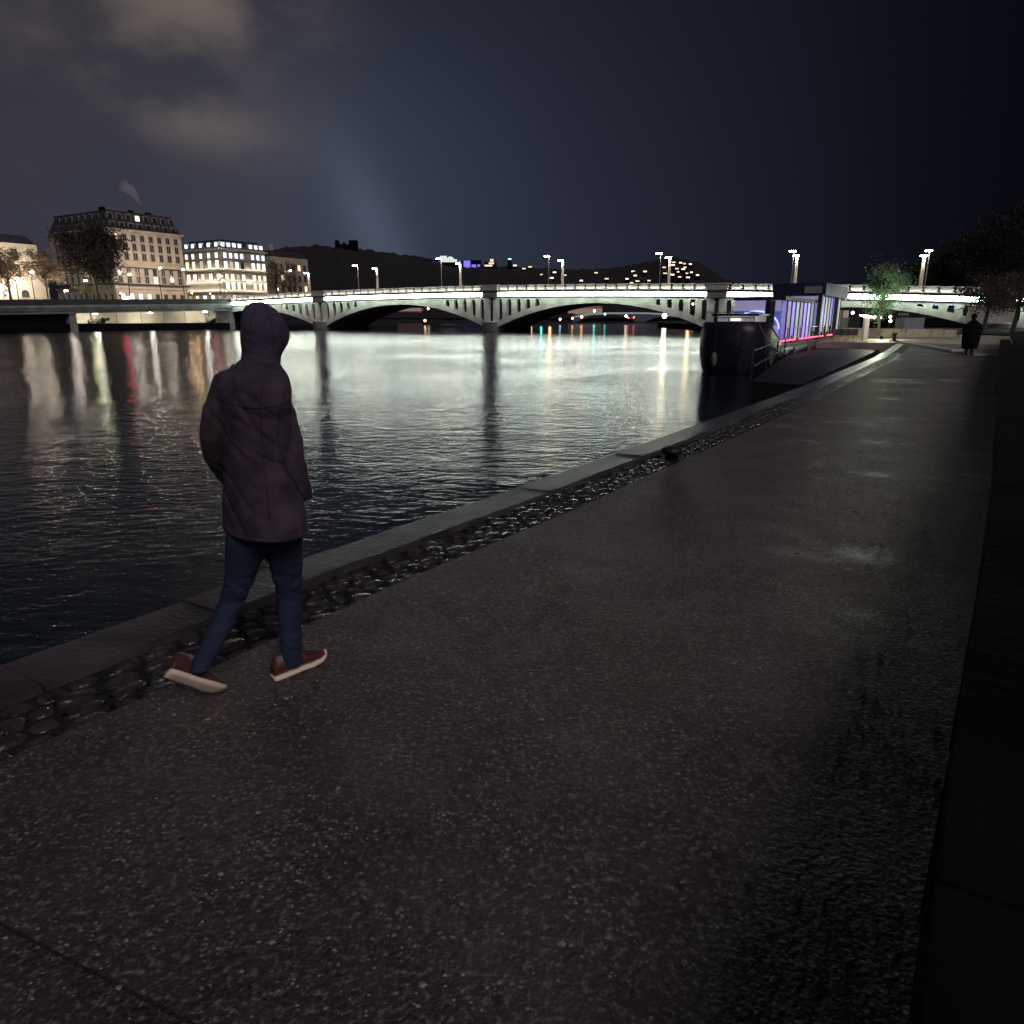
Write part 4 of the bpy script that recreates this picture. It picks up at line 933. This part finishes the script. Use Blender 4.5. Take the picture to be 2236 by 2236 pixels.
for x0, x1 in ((4.5, 9), (10.5, 20), (22, 26)): MB().tube([(x0, -1.85, 1.62), (x1, -1.85, 1.62)], .05, 6).build('red_light', M_red, hb)
MB().tube([(6.6, -1.75, 2.35), (28, -1.75, 2.35)], .03, 6).build('handrail', M_rail, hb)
for x in (7, 11, 15, 19, 23, 27): MB().tube([(x, -1.75, 1.5), (x, -1.75, 2.35)], .03, 6).build('rail_post', M_rail, hb)
MB().box(17.6, 18.1, -1.9, -1.6, -.3, 4.6).build('canopy_post', M_black, hb); MB().box(25.0, 25.4, -2.0, -1.7, 0, 4.55).build('canopy_post', M_black, hb)
point('cabin_light', st + D * 16 + NN * 3.4 + Vector((0, 0, 3.4)), 14, (.4, .35, 1))
# mooring piles
for i, (px, py, F, r_, h_, lab) in enumerate(((1670, 800, 43, .28, 4.2, 'thick black mooring pile beside the houseboat stern'), (1721, 772, 60, .24, 4.1, 'black mooring pile behind the first, by the violet cabin'))):
    q = atF(px, py, F); t_ = thing('mooring_pile', lab, 'mooring pile', (q.x, q.y, -1.6), 0, 'mooring piles by the houseboat')
    MB().tube([(0, 0, -1), (0, 0, h_), (0, 0, h_ + .15)], [r_, r_, r_ * .8], 12).build('pile', M_black, t_); MB().tube([(0, 0, 1.6), (0, 0, 1.85)], r_ + .09, 12).build('collar', M_rail, t_)
# mooring ring stone in the cobble band and a stone step at the water
sM = 9.15
t_ = thing('mooring_post', 'squat black mooring bollard standing in the cobble gutter', 'bollard', onz(1466, 1004, -.02), LR); t_.scale = (.72, .72, .62)
MB().tube([(0, 0, 0), (0, 0, .13), (0, 0, .15), (0, 0, .24), (0, 0, .27)], [.13, .11, .19, .18, .10], 14).build('head', M_black, t_, True); MB().box(-.22, .22, -.2, .2, -.04, .015).build('base', M_black, t_)
# small glint of metal on the low wall
t_ = thing('wall_plate', 'tiny metal plate catching light on the dark low wall', 'metal plate', qp(2.35, 4.24, .30), LR); MB().box(-.05, .05, -.025, .02, -.03, .03).build('plate', mat('steel_plate', (.6, .6, .6), .25, metal=1), t_)

# ------------------------------------------------------------------ walking person
def smooth_body(name, mbs, m, parent, voxel=.012, it=6, fold=None, sm_f=.6):
    me = mbs.mesh(name); o = link(name, me, m, parent)
    r = o.modifiers.new('r', 'REMESH'); r.mode = 'VOXEL'; r.voxel_size = voxel; r.use_smooth_shade = True
    s1 = o.modifiers.new('s', 'SMOOTH'); s1.factor = sm_f; s1.iterations = it
    dg = bpy.context.evaluated_depsgraph_get(); ev = o.evaluated_get(dg); new = bpy.data.meshes.new_from_object(ev)
    o.modifiers.clear(); o.data = new
    if fold:
        ns = [v.normal.copy() for v in new.vertices]
        for v, n_ in zip(new.vertices, ns): v.co += n_ * fold(v.co)
    for p in new.polygons: p.use_smooth = True
    if not new.materials: new.materials.append(m)
    return o
HD = rad(42)   # heading measured from +Y towards +X
fw = Vector((math.sin(HD), math.cos(HD), 0)); rt = Vector((math.cos(HD), -math.sin(HD), 0))
def ell(px, py, F, a, d, n=20, yaw=0, tilt=0):
    """horizontal ellipse ring centred on an image point at depth F: half width a (left-right of the body), half depth d"""
    c = atF(px, py, F); f2 = Matrix.Rotation(-yaw, 3, 'Z') @ fw; r2 = Matrix.Rotation(-yaw, 3, 'Z') @ rt
    return [c + r2 * (a * math.cos(2 * math.pi * j / n)) + f2 * (d * math.sin(2 * math.pi * j / n)) + Vector((0, 0, tilt * math.sin(2 * math.pi * j / n))) for j in range(n)]
F0 = 3.04
pr = thing('person', 'person walking away along the quay in a dark hooded jacket, blue jeans and maroon shoes', 'person', (atF(575, 1470, F0).x, F0, 0))
base = pr.location.copy()
def loc(o): o.matrix_parent_inverse = Matrix.Translation(-base)
skin = mat('skin', (.16, .10, .075), .55)
coat = mat('jacket_cloth', (.060, .043, .060), .85, var=.45, vscale=9, bump=.35, bscale=220)
hoodm = mat('hood_cloth', (.062, .052, .088), .9, var=.2, vscale=8, bump=.5, bscale=160)
denim = mat('denim', (.017, .031, .070), .85, var=.3, vscale=7, bump=.4, bscale=260)
maroon = mat('maroon_leather', (.10, .034, .034), .45, var=.3, vscale=12, bump=.15, bscale=60)
sole = mat('cream_rubber', (.85, .74, .56), .6, var=.08, vscale=20)
# body: one continuous mesh (head with face, neck, torso, arms with hands, legs)
bd = MB()
hc = atF(574, 732, F0 + .0)
HY = rad(4)   # the head turns a little further right
hf = Matrix.Rotation(-HY, 3, 'Z') @ fw; hr = Matrix.Rotation(-HY, 3, 'Z') @ rt
def H(x, y, z): return hc + (hr * x + hf * y + Vector((0, 0, z))) * .80
rings = []
for z, a, d, yo in ((-.115, .035, .045, .045), (-.10, .052, .065, .03), (-.06, .066, .085, .01), (0, .074, .095, 0), (.05, .073, .094, -.005), (.085, .058, .075, -.008), (.105, .030, .04, -.01)):
    rings.append([H(a * math.cos(2 * math.pi * j / 18), yo + d * math.sin(2 * math.pi * j / 18), z) for j in range(18)])
bd.loft(rings)
bd.tube([H(0, .09, .02), H(0, .118, -.02), H(0, .112, -.035)], [.010, .016, .014], 8)        # nose
bd.ball(H(0, .088, -.062), .018, 8, 5); bd.ball(H(0, .084, .024), (.045, .03, .012), 8, 5)   # lips, brow
for sx in (-1, 1): bd.ball(H(sx * .076, -.005, -.01), (.012, .022, .032), 8, 5)             # ears
bd.tube([atF(582, 760, F0), atF(576, 815, F0)], [.052, .056], 12)
bd.loft([ell(571, 825, F0, .12, .07), ell(563, 860, F0, .165, .09), ell(556, 960, F0, .145, .095), ell(560, 1060, F0, .13, .09), ell(575, 1160, F0, .145, .10)])
armL = [atF(497, 880, F0 - .0), atF(482, 925, F0 - .02), atF(478, 990, F0 + .02), atF(512, 1045, F0 + .13)]
armR = [atF(603, 880, F0 + .02), atF(622, 935, F0 - .0), atF(638, 1000, F0 - .01), atF(630, 1040, F0 + .03)]
for A_ in (armL, armR):
    bd.tube(A_, [.048, .042, .036, .028], 10)
    e_ = A_[-1]; dr = (A_[-1] - A_[-2]).normalized(); sd = rt
    dr = (dr + Vector((-.5, 0, 0)) * (1 if A_ is armR else 0)).normalized(); palm = e_ + dr * .06; bd.tube([e_, palm, e_ + dr * .09], [.026, .036, .034], 8)
    for k, (off, L_) in enumerate(((-.026, .062), (-.009, .072), (.009, .068), (.026, .052))):
        a_ = palm + dr * .03 + sd * off; b_ = a_ + dr * L_ * .55 + fw * .006; c_ = b_ + dr * L_ * .3 + fw * .022
        bd.tube([a_, b_, c_], [.0095, .0088, .0078], 6)
    bd.tube([e_ + dr * .03 + fw * .015, e_ + dr * .055 + fw * .04 - sd * .02, e_ + dr * .085 + fw * .05 - sd * .02], [.012, .011, .009], 6)
hipL, hipR = (548, 1150, F0 - .02), (612, 1150, F0 + .06)
armR_ = 0
legL = [hipL, (513, 1298, F0 + .02), (444, 1448, F0 - .135)]
legR = [hipR, (640, 1300, F0 + .16), (632, 1448, F0 + .13)]
for L_ in (legL, legR):
    p3 = [atF(*q) for q in L_]; bd.tube([p3[0], p3[0].lerp(p3[1], .5), p3[1], p3[1].lerp(p3[2], .4), p3[2]], [.070, .055, .036, .030, .024], 12)
bo = smooth_body('body', bd, skin, pr, .009, 3); loc(bo)
# eyes
for sx in (-1, 1):
    o = MB().ball(H(sx * .030, .083, .004), .011, 8, 6).build('eye', mat('eye_white', (.5, .5, .48), .3), pr, True); loc(o)
# jeans
jn = MB()
def legring(px, py, F, a, d): return ell(px, py, F, a, d, 16)
jn.loft([legring(546, 1120, F0 - .0, 0.0970, 0.0970), legring(541, 1185, F0 - .01, 0.0921, 0.0970), legring(529, 1245, F0 + .01, 0.0722, 0.0774), legring(512, 1300, F0 + .02, 0.0598, 0.0660), legring(490, 1350, F0 - .02, 0.0563, 0.0634), legring(463, 1405, F0 - .08, 0.0493, 0.0546), legring(444, 1448, F0 - .14, 0.0458, 0.0510), legring(440, 1462, F0 - .15, 0.0475, 0.0528)])
jn.loft([legring(612, 1120, F0 + .05, 0.0970, 0.0970), legring(618, 1190, F0 + .08, 0.0892, 0.0921), legring(627, 1250, F0 + .12, 0.0669, 0.0722), legring(633, 1305, F0 + .15, 0.0563, 0.0634), legring(635, 1355, F0 + .15, 0.0528, 0.0598), legring(636, 1400, F0 + .14, 0.0484, 0.0528), legring(637, 1440, F0 + .13, 0.0484, 0.0546), legring(638, 1452, F0 + .13, 0.0510, 0.0563)])
jn.loft([ell(578, 1080, F0 + .03, .15, .11), ell(578, 1150, F0 + .03, .165, .12), ell(577, 1190, F0 + .03, .135, .10)])
def fj(co):
    q = co * 1.0; k = abs(co.z - .48) * 3
    kn = math.exp(-((co.z - .50) / .10) ** 2) + math.exp(-((co.z - .16) / .09) ** 2) + .35
    return kn * (.008 * mnoise.noise(Vector((q.x * 8, q.y * 8, q.z * 26))) - .010 * max(0, .18 - abs(mnoise.noise(Vector((q.x * 9 + q.z * 5, q.y * 9, q.z * 19 + 2))))) * 3)
o = smooth_body('jeans', jn, denim, pr, .010, 5, fj); loc(o)
# jacket
jk = MB()
tors = [(566, 786, .080, .078, .0), (562, 798, .125, .088, .0), (555, 808, .190, .098, .0), (548, 820, .240, .112, .0), (545, 842, .268, .124, .0), (545, 880, .262, .130, 0), (548, 920, .232, .132, 0), (554, 965, .205, .134, .0), (561, 1010, .196, .134, .0), (568, 1050, .206, .140, .01), (575, 1092, .224, .150, .01), (579, 1128, .237, .157, .01), (580, 1156, .241, .160, .01)]
jk.loft([ell(x, y, F0 + f_, a, d, 26) for x, y, a, d, f_ in tors])
jk.tube([atF(494, 848, F0 - .0), atF(479, 892, F0 - .02), atF(473, 950, F0 - .02), atF(474, 990, F0 + .02), atF(500, 1035, F0 + .10), atF(530, 1070, F0 + .18)], [.062, .070, .068, .062, .054, .046], 14)
jk.tube([atF(604, 862, F0 + .03), atF(618, 905, F0 + .0), atF(625, 953, F0 - .02), atF(639, 1003, F0 - .02), atF(653, 1050, F0 + .01), atF(661, 1086, F0 + .05)], [.050, .064, .060, .057, .052, .046], 14)
pk = MB()
def fold(co):
    v_ = co - base; z = co.z
    d1 = mnoise.noise(Vector((v_.x * 5 + v_.z * 3.5, v_.y * 5, v_.z * 7)))
    d2 = mnoise.noise(Vector((v_.x * 13 + v_.z * 9, v_.y * 11, v_.z * 13 + 5)))
    d3 = abs(mnoise.noise(Vector((v_.x * 7 + v_.z * 8, v_.y * 6, v_.z * 5 + 9))))
    d4 = abs(mnoise.noise(Vector((v_.x * 3 + v_.z * 2.2, v_.y * 3, v_.z * 1.2 + 3))))
    return .006 * d1 + .0045 * d2 - .012 * max(0, .22 - d3) * 2 - .016 * max(0, .10 - d4) * 4 * (1 if z < 1.35 else .3)
o = smooth_body('jacket', jk, coat, pr, .009, 7, fold); loc(o)
# hem band and back seam, hood seam
hem = MB().loft([ell(580, 1149, F0 + .01, .236, .157, 26), ell(580, 1156, F0 + .01, .236, .157, 26)]).build('hem', coat, pr, True); loc(hem)
# hood: a pulled-up fabric hood with an open front
hd = MB()
hrs = [(556, 816, 0.1520, 0.0902, 0), (560, 806, 0.1216, 0.0874, 0), (564, 795, 0.0978, 0.0836, 0), (568, 782, 0.0828, 0.0810, 0.004), (573, 766, 0.0819, 0.0882, 0.008), (577, 745, 0.0864, 0.0990, 0.008), (577, 722, 0.0873, 0.1008, 0.003), (576, 702, 0.0810, 0.0927, -0.004), (574, 686, 0.0684, 0.0792, -0.008), (572, 672, 0.0504, 0.0576, -0.012), (571, 663, 0.0324, 0.0360, -0.014), (571, 658, 0.0180, 0.0198, -0.016)]
rings = []
for x, y, a, d, yo in hrs:
    c = atF(x, y, F0 + .01); ring = []
    for j in range(26):
        th = 2 * math.pi * j / 26; g = math.sin(th)
        ring.append(c + hr * (a * math.cos(th)) + hf * (d * g + yo - (.022 if g > .93 and 680 < y < 775 else 0)))
    rings.append(ring)
hd.loft(rings)
pass
def fh(co):
    v_ = co - base; return .007 * mnoise.noise(Vector((v_.x * 11, v_.y * 11, v_.z * 16))) + .003 * mnoise.noise(Vector((v_.x * 30, v_.y * 30, v_.z * 34)))
o = smooth_body('hood', hd, hoodm, pr, .009, 4, fh); loc(o)
# collar roll
cl_ = MB().tube([atF(508, 800, F0 + .04), atF(525, 812, F0 - .05), atF(558, 822, F0 - .092), atF(592, 818, F0 - .08), atF(613, 803, F0 + .02)], [.014, .017, .018, .017, .014], 10)
o = smooth_body('collar', cl_, coat, pr, .008, 4); loc(o)
dg = bpy.context.evaluated_depsgraph_get()
from mathutils.bvhtree import BVHTree
jo = [c for c in pr.children if c.name.startswith('jacket')][0]; ho = [c for c in pr.children if c.name.startswith('hood')][0]
def seam(name, o_, pts, r, m):
    bv = BVHTree.FromPolygons([v.co[:] for v in o_.data.vertices], [tuple(p.vertices) for p in o_.data.polygons]); out = []
    for k in range(len(pts) - 1):
        for t_ in range(6):
            x = pts[k][0] + (pts[k + 1][0] - pts[k][0]) * t_ / 6; y = pts[k][1] + (pts[k + 1][1] - pts[k][1]) * t_ / 6
            h = bv.ray_cast(Vector((0, 0, HC)), ray(x, y).normalized())
            if h[0] is not None: out.append(h[0] + h[1] * .0008)
    if len(out) > 2: loc(MB().tube(out, r, 5).build(name, m, pr, True))
piping = mat('seam_thread', (.030, .022, .032), .8)
seam('back_seam', jo, [(574, 835), (570, 900), (572, 980), (582, 1060), (590, 1150)], .0022, piping)
seam('yoke_seam', jo, [(470, 868), (510, 884), (560, 892), (610, 886), (640, 872)], .0022, piping)
seam('sleeve_seam', jo, [(622, 850), (610, 900), (606, 950), (616, 1000), (636, 1050)], .0022, piping)
seam('sleeve_seam', jo, [(484, 850), (496, 900), (500, 950), (497, 1000)], .0022, piping)
seam('hood_seam', ho, [(580, 668), (592, 700), (598, 740), (592, 775)], .0020, piping)
seam('hood_seam', ho, [(560, 666), (548, 700), (546, 740), (549, 775)], .0020, piping)
seam('pocket_seam', jo, [(606, 1000), (630, 1035), (656, 1075), (668, 1092)], .004, piping)
# pocket flap on the right side
o = MB().loft([[atF(643, 1078, F0 - .02), atF(682, 1092, F0 + .10), atF(682, 1092, F0 + .13), atF(643, 1078, F0 + .01)], [atF(646, 1066, F0 - .02), atF(684, 1082, F0 + .10), atF(684, 1082, F0 + .13), atF(646, 1066, F0 + .01)]]).build('pocket_flap', coat, pr); loc(o)
# shoes
def shoe(toe, roll, pitch, yaw, side):
    """toe: ground point under the toe; the shoe is built from heel (x=0) to toe (x=.29)"""
    L_ = .29; prof = [(0, .030, .0), (.03, .036, 0), (.08, .038, 0), (.14, .037, 0), (.20, .046, 0), (.25, .042, .004), (.28, .026, .014), (.292, .012, .026)]
    up = []; so_ = []
    for x, w, z in prof:
        so_.append([(x, w * math.cos(2 * math.pi * j / 14) * 1.06, z + (.016 + .0125 * math.copysign(min(1, abs(math.sin(2 * math.pi * j / 14)) * 1.6), math.sin(2 * math.pi * j / 14)))) for j in range(14)])
    h_ = [(.0, .07, .030), (.02, .105, .036), (.06, .115, .040), (.10, .115, .038), (.14, .095, .038), (.19, .070, .043), (.24, .052, .038), (.275, .040, .022)]
    for x, ht, w in h_:
        up.append([(x + .004, w * (1 - .35 * max(0, math.sin(2 * math.pi * j / 14))) * math.cos(2 * math.pi * j / 14), .022 + ht * .5 + ht * .5 * math.sin(2 * math.pi * j / 14)) for j in range(14)])
    T = Matrix.Translation(toe) @ Matrix.Rotation(yaw, 4, 'Z') @ Matrix.Rotation(pitch, 4, 'Y') @ Matrix.Rotation(roll, 4, 'X') @ Matrix.Translation((-L_ * .93, 0, 0))
    res = []
    for nm, rg, m_ in (('shoe', up, maroon), ('sole', so_, sole)):
        mb = MB(); mb.loft([[T @ Vector(p) for p in r_] for r_ in rg])
        if nm == 'shoe':
            o = smooth_body('shoe', mb, m_, pr, .006, 4); loc(o); res.append(o)
        else:
            me = mb.mesh('sole', True); o2 = link('sole', me, m_, pr); loc(o2); res.append(o2)
    # laces / heel tab
    return res
yaw_s = math.pi / 2 - rad(48)
t_rear = onz(482, 1524, .0); shoe(Vector((t_rear.x, t_rear.y, .022)), rad(-44), rad(38), yaw_s - .02, -1)
t_front = onz(706, 1447, .0); shoe(Vector((t_front.x, t_front.y, .014)), 0, rad(-4), yaw_s + .02, 1)

# distant walker on the path, dark wide coat
q = onz(2114, 776, 0); pw = thing('person', 'distant person in a bulky black coat standing on the dark path below the bridge end', 'person', (q.x, q.y, 0))
b2 = MB(); hz = 1.74
b2.ball((0, 0, hz), (.10, .12, .135), 12, 8); b2.tube([(0, 0, hz - .1), (0, 0, hz - .25)], .07, 8)
b2.ball((0, -.11, hz - .02), (.02, .03, .03), 6, 4)
b2.loft([[(a * math.cos(2 * math.pi * j / 14), d_ * math.sin(2 * math.pi * j / 14), z) for j in range(14)] for z, a, d_ in ((1.52, .12, .12), (1.46, .23, .15), (1.2, .25, .18), (.95, .22, .18), (.80, .2, .17))])
for sx in (-1, 1):
    b2.tube([(sx * .1, 0, .9), (sx * .12, .05 * sx, .48), (sx * .12, -.03 * sx, .06)], [.10, .07, .05], 8); b2.tube([(sx * .23, 0, 1.42), (sx * .29, 0, 1.12), (sx * .24, -.14, .95)], [.08, .065, .05], 8)
    b2.ball((sx * .12, -.08, .05), (.05, .13, .05), 8, 5)
    for k in range(4): b2.tube([(sx * .235 + (k - 1.5) * .018, -.15, .95), (sx * .235 + (k - 1.5) * .018, -.19, .89)], .011, 5)
smooth_body('body', b2, mat('dark_skin_clothes', (.012, .010, .010), .9), pw, .02, 3)
c2 = MB(); c2.loft([[(a * math.cos(2 * math.pi * j / 16), d_ * math.sin(2 * math.pi * j / 16), z) for j in range(16)] for z, a, d_ in ((1.60, .10, .12), (1.50, .25, .18), (1.35, .34, .24), (1.1, .40, .28), (.7, .40, .30), (.30, .34, .26))])
for sx in (-1, 1): c2.tube([(sx * .26, 0, 1.44), (sx * .36, 0, 1.15), (sx * .30, -.12, .95)], [.11, .11, .085], 8)
c2.ball((0, .02, hz + .02), (.125, .14, .15), 12, 8)
smooth_body('coat', c2, mat('black_coat', (.005, .005, .007), .95, spec=.1), pw, .025, 4)
